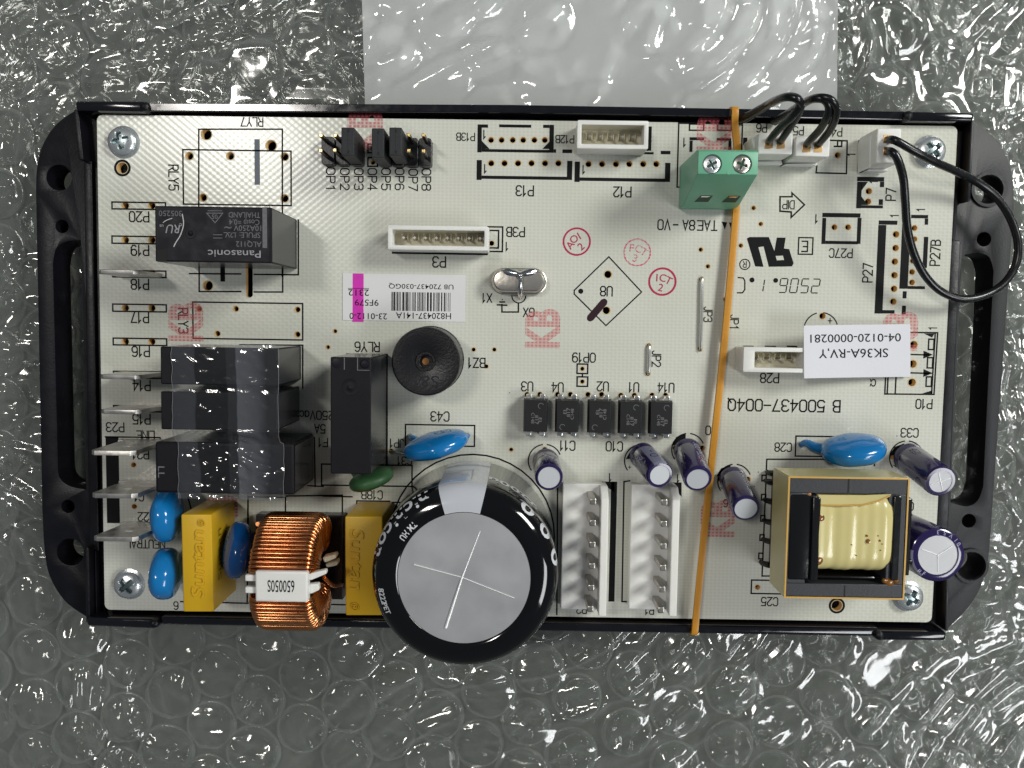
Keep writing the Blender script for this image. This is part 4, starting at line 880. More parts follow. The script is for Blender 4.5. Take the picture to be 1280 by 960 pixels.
g = G(); g.box((45.99,-18.92), (50.94,-33.93), 7.0, TZ + 0.2); bb = build(g, 'bobbin', 'bobbin', tf, bevel=0.5, seg=3)
g = G(); g.box((49.72,-19.34), (51.11,-33.85), 6.0, TZ + 0.75); g.box((63.64,-18.92), (64.93,-33.61), 6.0, TZ + 0.45); g.box((64.72,-19.46), (67.13,-32.94), 6.0, TZ - 0.3); g.box((66.41,-30.37), (67.97,-31.19), 12.0, TZ - 0.9)
g.box((49.90,-33.58), (65.31,-34.03), 6.0, TZ - 1.6); g.box((49.30,-18.15), (64.59,-18.60), 6.0, TZ - 1.6)
build(g, 'bobbin_flange', 'bobbin', bb, bevel=0.3)
g = G(); g.box((47.90,-17.65), (67.30,-36.57), 0.1, 6.4); build(g, 'bobbin_base', 'bobbin', tf, bevel=0.3)
for c in ((47.61,-18.13,2.00), (47.37,-19.81,2.00), (47.35,-23.48,2.00), (47.34,-27.47,2.00), (47.32,-31.17,2.00), (47.03,-35.65,2.00)):
    g = G(); g.tube([(c[0] + 2.0, c[1], 2.2), (c[0] + 0.3, c[1], 2.0), (c[0] - 0.5, c[1], 1.0), (c[0] - 0.5, c[1], 0.0)], [0.6, 0.62, 0.5, 0.45], 10); build(g, 'pin', 'bobbin', tf)

# ---------------------------------------------------------------- optocouplers
def opto(c, lines, flip, dotc, label):
    g = G(); hx, hy_ = 2.25, 3.15; top = [(c[0] - hx + 0.25, c[1] - hy_ + 0.2), (c[0] + hx - 0.25, c[1] - hy_ + 0.2), (c[0] + hx - 0.25, c[1] + hy_ - 0.2), (c[0] - hx + 0.25, c[1] + hy_ - 0.2)]
    mid = [(c[0] - hx, c[1] - hy_), (c[0] + hx, c[1] - hy_), (c[0] + hx, c[1] + hy_), (c[0] - hx, c[1] + hy_)]
    g.prism(top, 0.35, 2.0, 0, mid); g.prism(mid, 2.0, 3.75, 0, top)
    s = build(g, 'optocoupler', 'opto', pcb, bevel=0.06, label=label)
    for sx in (-1.27, 1.27):
        for sy in (-1, 1):
            g = G(); yb = c[1] + sy * hy_
            g.box((c[0] + sx - 0.5, yb - 0.3 * sy), (c[0] + sx + 0.5, yb + 0.75 * sy), 1.75, 2.05); g.box((c[0] + sx - 0.42, yb + 0.5 * sy), (c[0] + sx + 0.42, yb + 0.8 * sy), 0.0, 2.0)
            build(g, 'pin', 'tin', s, bevel=0.08)
    g = G()
    for t, dx, dy, w in lines: text(g, t, (c[0] + dx, c[1] + dy), 0.62, flip, w, 3.78)
    build(g, 'marking', 'opto_print', s, smooth=0)
    g = G(); g.ring((c[0] + dotc[0], c[1] + dotc[1]), 0.5, 0.09, 3.775, 0, 30, 250); build(g, 'pin_one_dot', 'opto_print', s, smooth=0)
OL = ['black four-pin chip at the end of the row near the big black can', 'black four-pin chip second from the big black can, lettering running up', 'black four-pin chip in the middle of the row of five', 'black four-pin chip fourth from the big black can', 'black four-pin chip at the end of the row near the rubber band']
for k, c in enumerate(((2.66,-7.72), (8.57,-7.70), (14.62,-7.69), (20.37,-7.75), (26.04,-7.74))):
    if k in (1, 2): opto(c, (('EL', -0.5, 1.0, 1.1), ('817', 0.15, 0.75, 1.7), ('C148', 0.85, 0.45, 2.0)), 90, (-0.9, -2.0), OL[k])
    else: opto(c, (('EL', 0.85, -0.85, 1.1), ('817', 0.2, -0.7, 1.7), ('C148', -0.5, -0.4, 2.0)), 270, (0.95, 1.9), OL[k])

# ---------------------------------------------------------------- white headers P1 and P2
def vh(pl, pr, pt, pb, wall_x, pins, label):
    g = G(); g.box((pl, pt), (pr, pb), 0.15, 2.8); s = build(g, 'header', 'nylon', pcb, bevel=0.25, label=label)
    g = G(); x0, x1 = wall_x; zt_ = 6.4
    yh, yl = max(pt, pb), min(pt, pb)
    prof_ = [(yh - 0.1, 0.15), (yh - 0.1, 4.2), (yh - 2.2, zt_), (yl, zt_), (yl, 0.15)]
    n = len(prof_); vs = [(x0, y, z_) for y, z_ in prof_] + [(x1, y, z_) for y, z_ in prof_]
    g.add(vs, [tuple(range(n)), tuple(range(n, 2 * n))[::-1]] + [((i + 1) % n, i, n + i, n + (i + 1) % n) for i in range(n)])
    build(g, 'locking_wall', 'nylon', s, bevel=0.2)
    for c in pins:
        g = G(); g.box((c[0] - 0.57, c[1] - 0.57), (c[0] + 0.57, c[1] + 0.57), 2.5, 9.6); build(g, 'pin', 'pin_metal', s, bevel=0.18)
vh((8.02,-20.47)[0], (15.77,-20.35)[0], (8.02,-20.47)[1], (8.48,-44.69)[1], ((14.90,-27.30)[0], (16.33,-27.28)[0]), [(13.15,-22.44), (13.16,-26.39), (13.18,-30.36), (13.19,-34.34), (13.13,-38.33), (13.07,-42.27)], 'white six-pin header between the big black can and the other header')
vh((20.94,-20.42)[0], (29.15,-20.29)[0], (20.94,-20.42)[1], (21.53,-44.48)[1], ((28.00,-27.09)[0], (29.43,-27.07)[0]), [(25.99,-22.39), (26.02,-26.33), (26.06,-30.45), (26.10,-34.42), (26.06,-38.42), (25.95,-42.28)], 'white six-pin header next to the rubber band')

# ---------------------------------------------------------------- shrouded white connectors
def shroud(a, b, h, pins, label, wall_=0.75, zb=1.4, wl=None, inner='nylon_cream', pinz=4.2):
    x0, x1 = sorted((a[0], b[0])); y0, y1 = sorted((a[1], b[1])); w = wall_; wl = wl or w
    o_ = rrect((x0, y0), (x1, y1), 0.25, 3); i_ = rrect((x0 + wl, y0 + w), (x1 - w, y1 - w), 0.15, 3)
    s = plate('connector', o_, [i_], 0.15, h, ['nylon', 'nylon'], pcb, bevel=0.12, label=label)
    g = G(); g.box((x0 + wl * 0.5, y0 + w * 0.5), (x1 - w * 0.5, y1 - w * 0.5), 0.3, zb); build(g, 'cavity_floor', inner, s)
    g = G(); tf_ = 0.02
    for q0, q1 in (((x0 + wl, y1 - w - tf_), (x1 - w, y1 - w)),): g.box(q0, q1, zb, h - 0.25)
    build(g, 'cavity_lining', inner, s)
    for c in pins:
        g = G(); g.tube([(c[0], c[1], zb - 0.2), (c[0], c[1], pinz)], 0.30, 4); build(g, 'pin', 'pin_metal', s, smooth=0)
        g = G(); g.box((c[0] - 0.62, c[1] - 0.2), (c[0] - 0.46, c[1] + 0.9), zb, zb + 0.9); g.box((c[0] + 0.46, c[1] - 0.2), (c[0] + 0.62, c[1] + 0.9), zb, zb + 0.9); build(g, 'pin_guide', inner, s)
def row(a, b, n): return [lerp2(a, b, i / (n - 1)) for i in range(n)]
shroud((-24.66,26.76), (-6.45,22.44), 6.0, row((-22.06,24.75), (-8.08,24.81), 8), 'long white shrouded connector with eight pins in the upper middle')
shroud((9.21,45.88), (21.93,40.92), 6.0, row((11.63,43.49), (19.53,43.45), 5), 'white shrouded connector against the upper rim with five pins')
shroud((40.32,5.70), (52.00,1.21), 6.0, row((43.53,3.49), (49.71,3.58), 4), 'small white shrouded connector half under the paper label', wl=2.0)

# ---------------------------------------------------------------- green terminal block
xl, xr = (28.80,35.81)[0], (38.87,35.96)[0]; yb_, yf, yt = (33.33,39.11)[1], (33.57,31.16)[1], (33.46,34.85)[1]; TH = 16.6
prof_ = [(yb_, 0.1), (yb_, TH - 1.2), (yb_ - 0.5, TH), (yt, TH), (yf, 4.6), (yf, 0.1)]
n = len(prof_); g = G(); vs = [(xl, y, z_) for y, z_ in prof_] + [(xr, y, z_) for y, z_ in prof_]
g.add(vs, [tuple(range(n)), tuple(range(n, 2 * n))[::-1]] + [((i + 1) % n, i, n + i, n + (i + 1) % n) for i in range(n)])
tb = build(g, 'terminal_block', 'green_plastic', pcb, bevel=0.2, label='green two-way screw terminal block')
def screw_head(c, z, r, parent, name, rot, m_='zinc', dome=0.7, slot_w=0.55, deep='hole_dark'):
    """pan head with a cross recess sunk into the dome"""
    g = G(); nr, na = 30, 96; vs = []; fs = []; dd = []
    for i in range(nr + 1):
        rr = r * i / nr
        for k in range(na):
            a = 2 * math.pi * k / na; x, y = rr * math.cos(a), rr * math.sin(a)
            zz = z + dome * math.sqrt(max(0, 1 - (rr / r) ** 2 * 0.86)) - dome * 0.37
            ca, sa = math.cos(R(rot)), math.sin(R(rot)); u, v = x * ca + y * sa, -x * sa + y * ca
            ln = r * 0.68; d = 0
            for p, q in ((u, v), (v, u)):
                if abs(q) < slot_w * r * 0.5 and abs(p) < ln: d = max(d, min(1, (slot_w * r * 0.5 - abs(q)) / (0.10 * r)) * min(1, (ln - abs(p)) / (0.14 * r)))
            vs.append((c[0] + x, c[1] + y, zz - d * dome * 0.85)); dd.append(d)
    for i in range(nr):
        for k in range(na):
            l = (k + 1) % na
            fs.append((i * na + k, i * na + l, (i + 1) * na + l, (i + 1) * na + k) if i else (i * na, (i + 1) * na + l, (i + 1) * na + k)[::-1])
    for f in fs: g.add([], []); 
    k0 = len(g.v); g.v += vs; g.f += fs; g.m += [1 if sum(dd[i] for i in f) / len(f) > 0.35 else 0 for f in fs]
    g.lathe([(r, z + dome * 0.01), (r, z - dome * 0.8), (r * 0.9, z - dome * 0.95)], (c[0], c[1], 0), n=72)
    return build(g, name, [m_, 'zinc_recess_shade'], parent, smooth=35)
for k, c in enumerate(((31.21,36.52), (36.23,36.59))):
    g = G(); g.lathe([(1.62, TH + 0.015), (1.62, TH + 0.03), (0, TH + 0.03)], (c[0], c[1], 0), n=32)
    sw = build(g, 'screw_well', 'green_dark', tb)
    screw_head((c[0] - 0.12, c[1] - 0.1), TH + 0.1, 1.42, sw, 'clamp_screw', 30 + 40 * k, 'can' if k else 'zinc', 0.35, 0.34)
    if k == 0: g = G(); cc = (34.00,35.17); g.disc((cc[0], cc[1]), 0.35, TH + 0.03); build(g, 'gate_mark', 'green_plastic', tb)
sl = Vector((0, yf - yt, 4.6 - TH)); sl.normalize(); nrm = Vector((0, -sl.z, sl.y)); 
if nrm.z < 0: nrm = -nrm
for xc in ((31.75,31.64)[0], (36.68,31.85)[0]):
    g = G(); cc = Vector((xc, yf, 4.6)) - sl * 3.1 + nrm * 0.03; ax_ = Vector((1, 0, 0))
    q = [cc + ax_ * a + sl * b for a, b in ((-1.35, 1.3), (1.15, 1.3), (1.45, -1.3), (-0.7, -1.3))]
    g.add([tuple(v) for v in q], [(0, 1, 2, 3)]); wm = build(g, 'wire_mouth', 'green_dark', tb, smooth=0)
    g = G(); q = [cc + nrm * 0.03 + ax_ * a + sl * b for a, b in ((-0.6, -0.7), (0.6, -0.7), (1.1, -1.15), (-0.5, -1.15))]; g.add([tuple(v) for v in q], [(0, 1, 2, 3)]); build(g, 'clamp_plate', 'tin', wm, smooth=0)

# ---------------------------------------------------------------- jumper pin pairs
for xb_, tips in (((-36.29,40.63)[0], ((-36.21,42.02), (-36.22,39.38))), ((-33.67,40.67)[0], ((-33.67,42.06), (-33.74,39.49))), ((-31.06,40.70)[0], ((-31.13,42.09), (-31.12,39.52))), ((-25.98,40.78)[0], ((-25.90,42.17), (-25.89,39.60))), ((-23.45,40.81)[0], ((-23.36,42.20), (-23.34,39.63))), ((-20.91,40.85)[0], ((-20.75,42.31), (-20.73,39.60))), ((-18.45,40.88)[0], ((-18.13,42.34), (-18.11,39.57)))):
    g = G(); ya, yb2 = (-27.62,43.08)[1], (-27.60,37.99)[1]; cpoly = rrect((xb_ - 1.2, yb2), (xb_ + 1.2, ya), 0.5, 2)
    g.prism(cpoly, 0.1, 2.5); s = build(g, 'pin_header', 'black_plastic', pcb, bevel=0.1)
    for t in tips:
        g = G(); g.box((t[0] - 0.32, t[1] - 0.32), (t[0] + 0.32, t[1] + 0.32), 0, 8.6); pn = build(g, 'pin', 'pin_shaft_shade', s, bevel=0.12)
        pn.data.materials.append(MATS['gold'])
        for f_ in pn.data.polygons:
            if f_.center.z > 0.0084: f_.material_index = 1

# ---------------------------------------------------------------- crystal, wire links, blade tabs
def stadium(c, w, h, n=16):
    out = []
    for k in range(n + 1): a = R(-90 + 180 * k / n); out.append((c[0] + (w - h) / 2 + h / 2 * math.cos(a), c[1] + h / 2 * math.sin(a)))
    for k in range(n + 1): a = R(90 + 180 * k / n); out.append((c[0] - (w - h) / 2 + h / 2 * math.cos(a), c[1] + h / 2 * math.sin(a)))
    return out
cx_ = (-0.86,17.27); g = G(); g.prism(stadium(cx_, 10.6, 5.0), 0.15, 0.75); xt = build(g, 'crystal', 'can', pcb, bevel=0.2, label='oval silver crystal can bridged by a solder blob')
g = G(); g.prism(stadium(cx_, 9.7, 4.15), 0.7, 3.4); build(g, 'can_lid', 'can', xt, bevel=0.55, seg=4)
g = G(); cb = (-0.66,18.13); q0 = (-0.58,14.27)
vs = []; nn = 40
for i in range(9):
    for k in range(nn):
        a = 2 * math.pi * k / nn; lobe = 1.0 + 1.35 * max(0, math.cos(a - R(15))) ** 6 + 1.5 * max(0, math.cos(a - R(168))) ** 6 + 0.25 * math.sin(a * 3)
        rr = i / 8; vs.append((cb[0] + rr * lobe * 1.25 * math.cos(a), cb[1] + rr * lobe * 0.85 * math.sin(a) + 0.3, 3.35 + 0.75 * (1 - rr ** 1.7)))
fs = [(i * nn + k, i * nn + (k + 1) % nn, (i + 1) * nn + (k + 1) % nn, (i + 1) * nn + k) for i in range(8) for k in range(nn)]
g.add(vs, fs); build(g, 'solder_blob', 'solder', xt, smooth=180)
g = G(); g.tube(catmull([(cb[0], cb[1] + 0.2, 3.9), (cb[0] + 0.1, cb[1] - 1.3, 3.95), (q0[0] - 0.05, q0[1] + 0.9, 3.3), (q0[0], q0[1] + 0.1, 1.6), (q0[0], q0[1], -0.8)], 6), [0.55] * 3 + [0.42] * 22, 12); build(g, 'ground_lead', 'solder', xt, smooth=180)
for a, b in (((33.51,18.22), (33.61,5.13)), ((38.14,14.54), (38.09,6.71)), ((23.92,5.59), (23.90,0.29))):
    g = G(); a3, b3 = Vector((*a, 0)), Vector((*b, 0)); d = (b3 - a3).normalized()
    g.tube(catmull([a3 - Vector((0, 0, 1.5)), a3, a3 + d * 0.35 + Vector((0, 0, 0.45)), (a3 + b3) / 2 + Vector((0.04, 0, 0.5)), b3 - d * 0.35 + Vector((0, 0, 0.45)), b3, b3 - Vector((0, 0, 1.5))], 5), 0.29, 8); build(g, 'wire_link', 'wire_metal', pcb)
g = G(); g.tube(catmull([(-24.87,-15.45,-1.00), (-24.70,-15.27,0.20), (-23.59,-15.36,0.50), (-21.91,-15.64,0.50)], 4), 0.26, 8); build(g, 'wire_link', 'wire_metal', pcb)
g = G(); g.tube(catmull([(-26.87,-15.48,-1.00), (-26.68,-15.30,0.20), (-27.86,-15.43,0.50), (-29.38,-15.45,0.50)], 4), 0.26, 8); build(g, 'wire_link', 'wire_metal', pcb)
def blade(y0, yt_, xl_, xr_, h, x_tab, label):
    """quick-connect blade: shouldered foot, wider neck, pierced tongue with a bevelled end"""
    t = 0.4; g = G()
    yy = y0
    pr = [(x_tab[0], 0), (x_tab[0], 2.0), (x_tab[0] + 1.1, 2.0), (x_tab[0] + 1.1, 3.0), (xl_, 3.0), (xl_, h - 0.8), (xl_ + 0.8, h), (xr_ - 0.8, h), (xr_, h - 0.8), (xr_, 3.0), (x_tab[1], 2.2), (x_tab[1], 0)]
    n = len(pr); lean = (yt_ - y0)
    vs = [(x, yy - t + lean * z_ / h, z_) for x, z_ in pr] + [(x, yy + t + lean * z_ / h, z_) for x, z_ in pr]
    g.add(vs, [tuple(range(n)), tuple(range(n, 2 * n))[::-1]] + [((i + 1) % n, i, n + i, n + (i + 1) % n) for i in range(n)])
    s = build(g, 'blade_terminal', 'tab_tin', pcb, bevel=0.12, label=label)
    g = G(); xm = (xl_ + xr_) / 2 + 0.3
    for sy in (-1, 1):
        g.lathe([(0.75, 0), (0.62, 0.012), (0, 0.012)], (xm, yy + sy * (t + 0.004) + lean * (h * 0.66) / h, h * 0.66), (0, sy, 0), n=18)
    build(g, 'pierced_hole', 'board', s)
xt0, xt1 = (-76.08,16.91)[0], (-68.07,17.02)[0]
for (yb3, tp_, xl3, xr3, h3, lb) in (((-73.05,17.40), (-69.85,17.43), (-75.44,17.07), (-68.15,17.17), 10.5, 'blade tab standing apart near the big power relay'),
        ((-73.34,-1.19), (-70.15,-1.17), (-75.43,-1.32), (-68.15,-1.21), 10.5, 'blade tab beside the upper taped relay'), ((-73.44,-7.61), (-70.25,-7.40), (-75.40,-7.62), (-68.11,-7.51), 10.5, 'blade tab beside the lower taped relay'),
        ((-73.54,-14.06), (-71.13,-14.14), (-75.03,-14.27), (-67.23,-14.15), 15.0, 'taller blade tab at the line input'), ((-73.66,-21.94), (-71.26,-21.67), (-75.04,-21.73), (-67.07,-21.61), 15.0, 'taller blade tab at the earth input'), ((-73.79,-30.04), (-71.39,-29.33), (-74.91,-29.52), (-67.05,-29.40), 15.0, 'taller blade tab at the neutral input')):
    blade(yb3[1], tp_[1], xl3[0], xr3[0], h3, (xt0, xt1), lb)
for c in ((-72.11,-30.95), (-70.60,-22.52), (-70.49,-14.94)):
    g = G(); g.box((c[0] - 1.4, c[1] - 0.5), (c[0] + 1.6, c[1] + 0.5), 0.05, 0.7); build(g, 'tab_clip', 'black_plastic', pcb, bevel=0.15)

# ================================================================ things that can be lifted off the board
for c, rt, lb in (((-74.92,42.03), 12, 'zinc cross-head screw beside the black-ringed hole and the RLY5 print'), ((75.04,42.39), 40, 'zinc cross-head screw crossed by the black looped wire'), ((-75.19,-41.96), 38, 'zinc cross-head screw beside the blue disc capacitor'), ((74.98,-41.84), 62, 'zinc cross-head screw tucked beside the transformer corner')):
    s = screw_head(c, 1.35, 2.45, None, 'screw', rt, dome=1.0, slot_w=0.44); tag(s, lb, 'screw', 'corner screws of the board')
    g = G(); g.lathe([(0.0, 0.02), (3.0, 0.02), (3.0, 0.12), (2.2, 0.4)], (c[0], c[1], 0), n=40); build(g, 'washer', 'zinc', s)
for a, b, lb in (((-32.13,42.93), (-29.82,38.11), 'black jumper cap over the OP3 print'), ((-26.84,42.87), (-24.67,37.84), 'black jumper cap over the OP5 print'), ((-23.79,43.05), (-21.60,38.23), 'black jumper cap over the OP6 print')):
    g = G(); g.box(a, b, 2.7, 11.0); s = build(g, 'jumper_cap', 'jumper', bevel=0.18); tag(s, lb, 'jumper', 'jumper caps on the pin row')
    xm, ym = (a[0] + b[0]) / 2, (a[1] + b[1]) / 2
    g = G(); g.box((xm - 0.12, ym - 2.1), (xm + 0.28, ym - 1.5), 11.0, 11.015); g.box((xm - 0.12, ym + 1.5), (xm + 0.28, ym + 2.1), 11.0, 11.015); g.box((xm - 0.03, ym - 1.4), (xm + 0.03, ym + 1.4), 11.0, 11.012); build(g, 'test_slot', 'hole_dark', s)

# barcode sticker
tl_, br_ = (-34.02,18.35), (-10.86,9.53)
g = G(); g.box(tl_, br_, 0.055, 0.12); st = build(g, 'barcode_sticker', 'sticker'); tag(st, 'white barcode sticker with a magenta stripe flat on the board', 'sticker')
g = G(); g.rect((-32.14,18.33), (-30.07,9.28), 0.135); build(g, 'magenta_stripe', 'magenta', st, smooth=0)
g = G(); rnd = random.Random(7); x = (-24.79,11.96)[0]; xe = (-13.38,12.12)[0]; ya, yb2 = (-23.22,14.98)[1], (-23.20,11.45)[1]
while x < xe - 0.15:
    w = rnd.choice((0.11, 0.11, 0.22, 0.33)); g.rect((x, ya), (min(x + w, xe), yb2), 0.14); x += w + rnd.choice((0.13, 0.13, 0.24, 0.3))
build(g, 'bars', 'ink', st, smooth=0)
g = G(); text(g, 'U8 720437-030GQ', (-19.23,16.02), 0.95, 180, 12.2, 0.14); text(g, 'H820437-141A', (-18.74,10.54), 1.2, 180, 10.4, 0.14); text(g, '23-0112-0', (-29.17,10.31), 1.2, 180, 7.1, 0.145); text(g, '9F579', (-29.48,12.86), 1.2, 180, 4.5, 0.145); text(g, '2312', (-31.00,14.72), 1.25, 180, 3.9, 0.145); g.strip([(-32.96,15.52), (-29.11,15.57)], 0.1, 0.145)
build(g, 'sticker_print', 'ink', st, smooth=0)
# loose paper label
lp_ = [(50.98,9.79), (71.04,10.38), (71.43,0.68), (51.43,0.20)]
g = G(); nu, nv = 24, 10; vs = []
LPZ = [(52.87,9.80), (72.82,10.40), (73.29,0.47), (53.33,-0.14)]
def lab(u, v):
    a = lerp2((50.97,9.79), (51.41,0.20), v); b = lerp2((72.63,10.40), (73.10,0.49), v)
    e = u; x, y = lerp2(a, b, e)
    z_ = 6.28 * (1 - u) ** 1.0 + 1.0 * u - 0.9 * math.sin(math.pi * u) * (0.5 + 0.1 * v)
    if u < 0.03: z_ = 6.22
    return (x, y, z_)
for t in (0, 1):
    for j in range(nv + 1):
        for i in range(nu + 1):
            x, y, z_ = lab(i / nu, j / nv); vs.append((x, y, z_ - 0.07 * t))
fs = []; K = (nu + 1) * (nv + 1)
for j in range(nv):
    for i in range(nu):
        a = j * (nu + 1) + i; fs.append((a, a + nu + 1, a + nu + 2, a + 1)); fs.append((K + a, K + a + 1, K + a + nu + 2, K + a + nu + 1))
bd = [i for i in range(nu + 1)] + [j * (nu + 1) + nu for j in range(1, nv + 1)] + [nv * (nu + 1) + i for i in range(nu - 1, -1, -1)] + [j * (nu + 1) for j in range(nv - 1, 0, -1)]
fs += [(bd[i], bd[(i + 1) % len(bd)], K + bd[(i + 1) % len(bd)], K + bd[i]) for i in range(len(bd))]
g.add(vs, fs); pl = build(g, 'paper_label', 'paper', smooth=40); tag(pl, 'loose white paper label printed with SK36A-RV,Y resting on the small connector', 'label')
def lab_text(t, uc, vc, cap, w):
    vs0, fs0, w0 = glyphs(t); out = []
    Lx = 19.5; Ly = 9.6
    for X, Y in vs0:
        u = uc - X * w / w0 / Lx; v = vc + Y * cap / Ly
        p = lab(u, v); out.append((p[0], p[1], p[2] + 0.05))
    return out, fs0
g = G()
for t, uc, vc, cap, w in (('04-0120-0000281', 0.485, 0.255, 1.55, 16.6), ('SK36A-RV,Y', 0.465, 0.545, 1.7, 12.7)):
    o_, f_ = lab_text(t, uc, vc, cap, w); g.add(o_, f_)
build(g, 'label_print', 'ink', pl, smooth=0)

# wire plugs
def plug(a, b, h, label, prof=None):
    g = G(); g.box(a, b, 0.6, h); s = build(g, 'wire_plug', 'nylon', bevel=0.25); tag(s, label, 'plug', 'white plugs with black wires'); return s
def wires(s, paths, r=0.66):
    for p in paths:
        g = G(); g.tube(catmull(p, 9), r, 14); build(g, 'wire', 'wire_black', s, smooth=180)
def crimps(s, pts, h):
    for c in pts:
        g = G(); g.box((c[0] - 0.75, c[1] - 0.85), (c[0] + 0.75, c[1] + 0.6), h - 0.2, h + 0.06); build(g, 'crimp_window', 'brass', s, bevel=0.05)
PH = 8.0
p6 = plug((41.13,43.65), (47.20,39.97), PH, 'white two-way plug with black wires beside the green terminal block')
g = G(); g.prism([(41.34,39.75), (47.13,39.97), (47.30,39.24), (43.19,39.19)], 0.3, 2.2); g.prism([(40.43,43.28), (41.06,43.65), (42.32,39.67), (41.19,40.80)], 0.3, 5.5); build(g, 'socket', 'nylon', pcb, bevel=0.2)
crimps(p6, ((42.97,41.73), (45.08,41.76)), PH)
wires(p6, [[(43.18,42.17,7.20), (42.87,42.31,9.20), (43.51,43.52,12.50), (44.56,44.71,15.50), (45.24,45.94,17.00), (44.90,47.11,17.50), (43.60,47.80,16.50), (42.80,48.34,12.00), (41.74,48.30,6.00), (39.49,47.46,1.00)],
           [(45.31,42.20,7.20), (44.97,42.48,9.20), (45.28,43.81,12.50), (45.62,45.26,15.50), (45.32,46.34,17.50), (44.11,47.02,18.30), (42.72,47.52,16.80), (42.26,47.93,12.00), (42.31,48.41,5.00), (40.25,47.49,0.90)]])
p5 = plug((47.72,43.18), (53.79,39.65), PH, 'white two-way plug with black wires beside the empty plug outline')
g = G(); g.prism([(48.00,39.43), (53.65,39.65), (53.77,39.19), (47.31,39.10)], 0.3, 2.2); build(g, 'socket', 'nylon', pcb, bevel=0.2)
crimps(p5, ((49.63,41.19), (51.68,41.22)), PH)
wires(p5, [[(49.88,41.71,7.20), (49.62,41.99,9.20), (50.24,43.21,12.50), (50.34,44.53,15.50), (50.15,45.88,17.00), (49.13,47.04,17.50), (47.61,47.40,16.50), (47.22,47.59,12.00), (47.19,47.81,6.00), (45.49,47.20,1.20)],
           [(51.94,41.73,7.20), (51.72,42.02,9.20), (52.02,43.23,12.50), (51.82,44.55,15.50), (51.23,45.95,17.30), (49.87,47.05,18.00), (48.29,47.59,16.80), (47.61,48.00,12.00), (47.77,48.34,5.00), (45.87,47.13,0.90)]])
p8 = plug((61.84,44.66), (66.06,38.62), 8.5, 'white two-way plug whose black wire loops out over the tray ear')
g = G(); g.prism([(61.57,43.29), (61.97,44.73), (62.24,38.62), (61.76,38.14)], 0.3, 6.0); g.prism([(62.30,38.18), (62.88,38.56), (66.01,38.61), (66.59,38.24)], 0.3, 3.0); build(g, 'socket', 'nylon', pcb, bevel=0.25)
crimps(p8, ((63.68,42.88), (63.78,40.81)), 8.5)
wires(p8, [[(63.97,42.71,8.00), (63.86,42.45,9.60), (64.60,41.93,10.50), (68.11,40.30,10.00), (72.39,38.84,8.50), (76.98,37.72,6.50), (81.99,36.14,4.50), (86.15,33.62,3.50), (89.28,29.68,3.00), (90.76,25.34,3.00), (90.48,21.25,3.00), (88.20,17.84,3.20), (84.42,15.71,3.60), (80.33,15.12,4.20), (76.06,16.42,5.00), (72.55,19.21,6.00), (69.88,23.11,7.00), (68.08,27.52,8.00), (67.05,32.15,9.00), (66.08,35.86,10.00), (64.74,38.92,10.50), (63.84,40.20,10.20), (64.06,40.77,8.00)]], 0.72)

# rubber band round board and tray
def band(path, w, t):
    g = G(); n = len(path); vs = []; fs = []
    for i, p in enumerate(path):
        p = Vector(p); d = (Vector(path[(i + 1) % n]) - Vector(path[i - 1])).normalized(); xx = Vector((1, 0, 0)); xx = (xx - d * xx.dot(d)).normalized(); nn_ = d.cross(xx)
        for a, b in ((-1, -1), (1, -1), (1, 1), (-1, 1)): vs.append(p + xx * (a * w / 2) + nn_ * (b * t / 2))
    for i in range(n):
        j = (i + 1) % n
        for k in range(4): fs.append((i * 4 + k, i * 4 + (k + 1) % 4, j * 4 + (k + 1) % 4, j * 4 + k))
    g.add(vs, fs); return g
T0 = (38.23,49.01); B0 = (33.78,-48.87)
run = catmull([(T0[0], T0[1] + 0.45, 0.6), (T0[0], T0[1] + 0.35, 1.5), (T0[0] + 0.03, T0[1] - 0.1, 2.1), (*(38.34,46.51), 1.9), (*(39.05,42.14), 1.4), (*(39.39,37.96), 1.2), (*(39.34,32.85), 1.2), (*(38.96,25.48), 1.3), (*(38.03,10.63), 1.6), (*(36.97,-4.38), 1.8), (*(35.74,-19.54), 2.0), (*(34.67,-34.89), 2.1), (*(33.93,-46.07), 2.15), (B0[0], B0[1] + 0.05, 2.1), (B0[0] - 0.03, B0[1] - 0.45, 1.5), (B0[0] - 0.05, B0[1] - 0.55, 0.6)], 5)
under = [(B0[0] - 0.05, B0[1] - 0.55, -3), (B0[0] - 0.05, B0[1] - 0.5, -8.6), (B0[0] - 0.05, B0[1] - 0.1, -9.35), (B0[0], B0[1] + 1.0, -9.5), ((B0[0] + T0[0]) / 2, 0, -9.5), (T0[0], T0[1] - 1.0, -9.5), (T0[0], T0[1] + 0.1, -9.35), (T0[0], T0[1] + 0.45, -8.6), (T0[0], T0[1] + 0.48, -3)]
pth = list(run) + under
rbd = build(band(pth, 1.2, 0.75), 'rubber_band', 'rubber_amber', bevel=0.25, smooth=60); tag(rbd, 'amber rubber band stretched across board and tray', 'rubber band')

# ---------------------------------------------------------------- clear tape over the relays
nt, mr, m1 = film_mat('clear_tape', 0.02, 0.10, [(160, 0.35, 0.0010, None)], rough=0.08, gain=2.0, hazecol=(0.52, 0.54, 0.62))
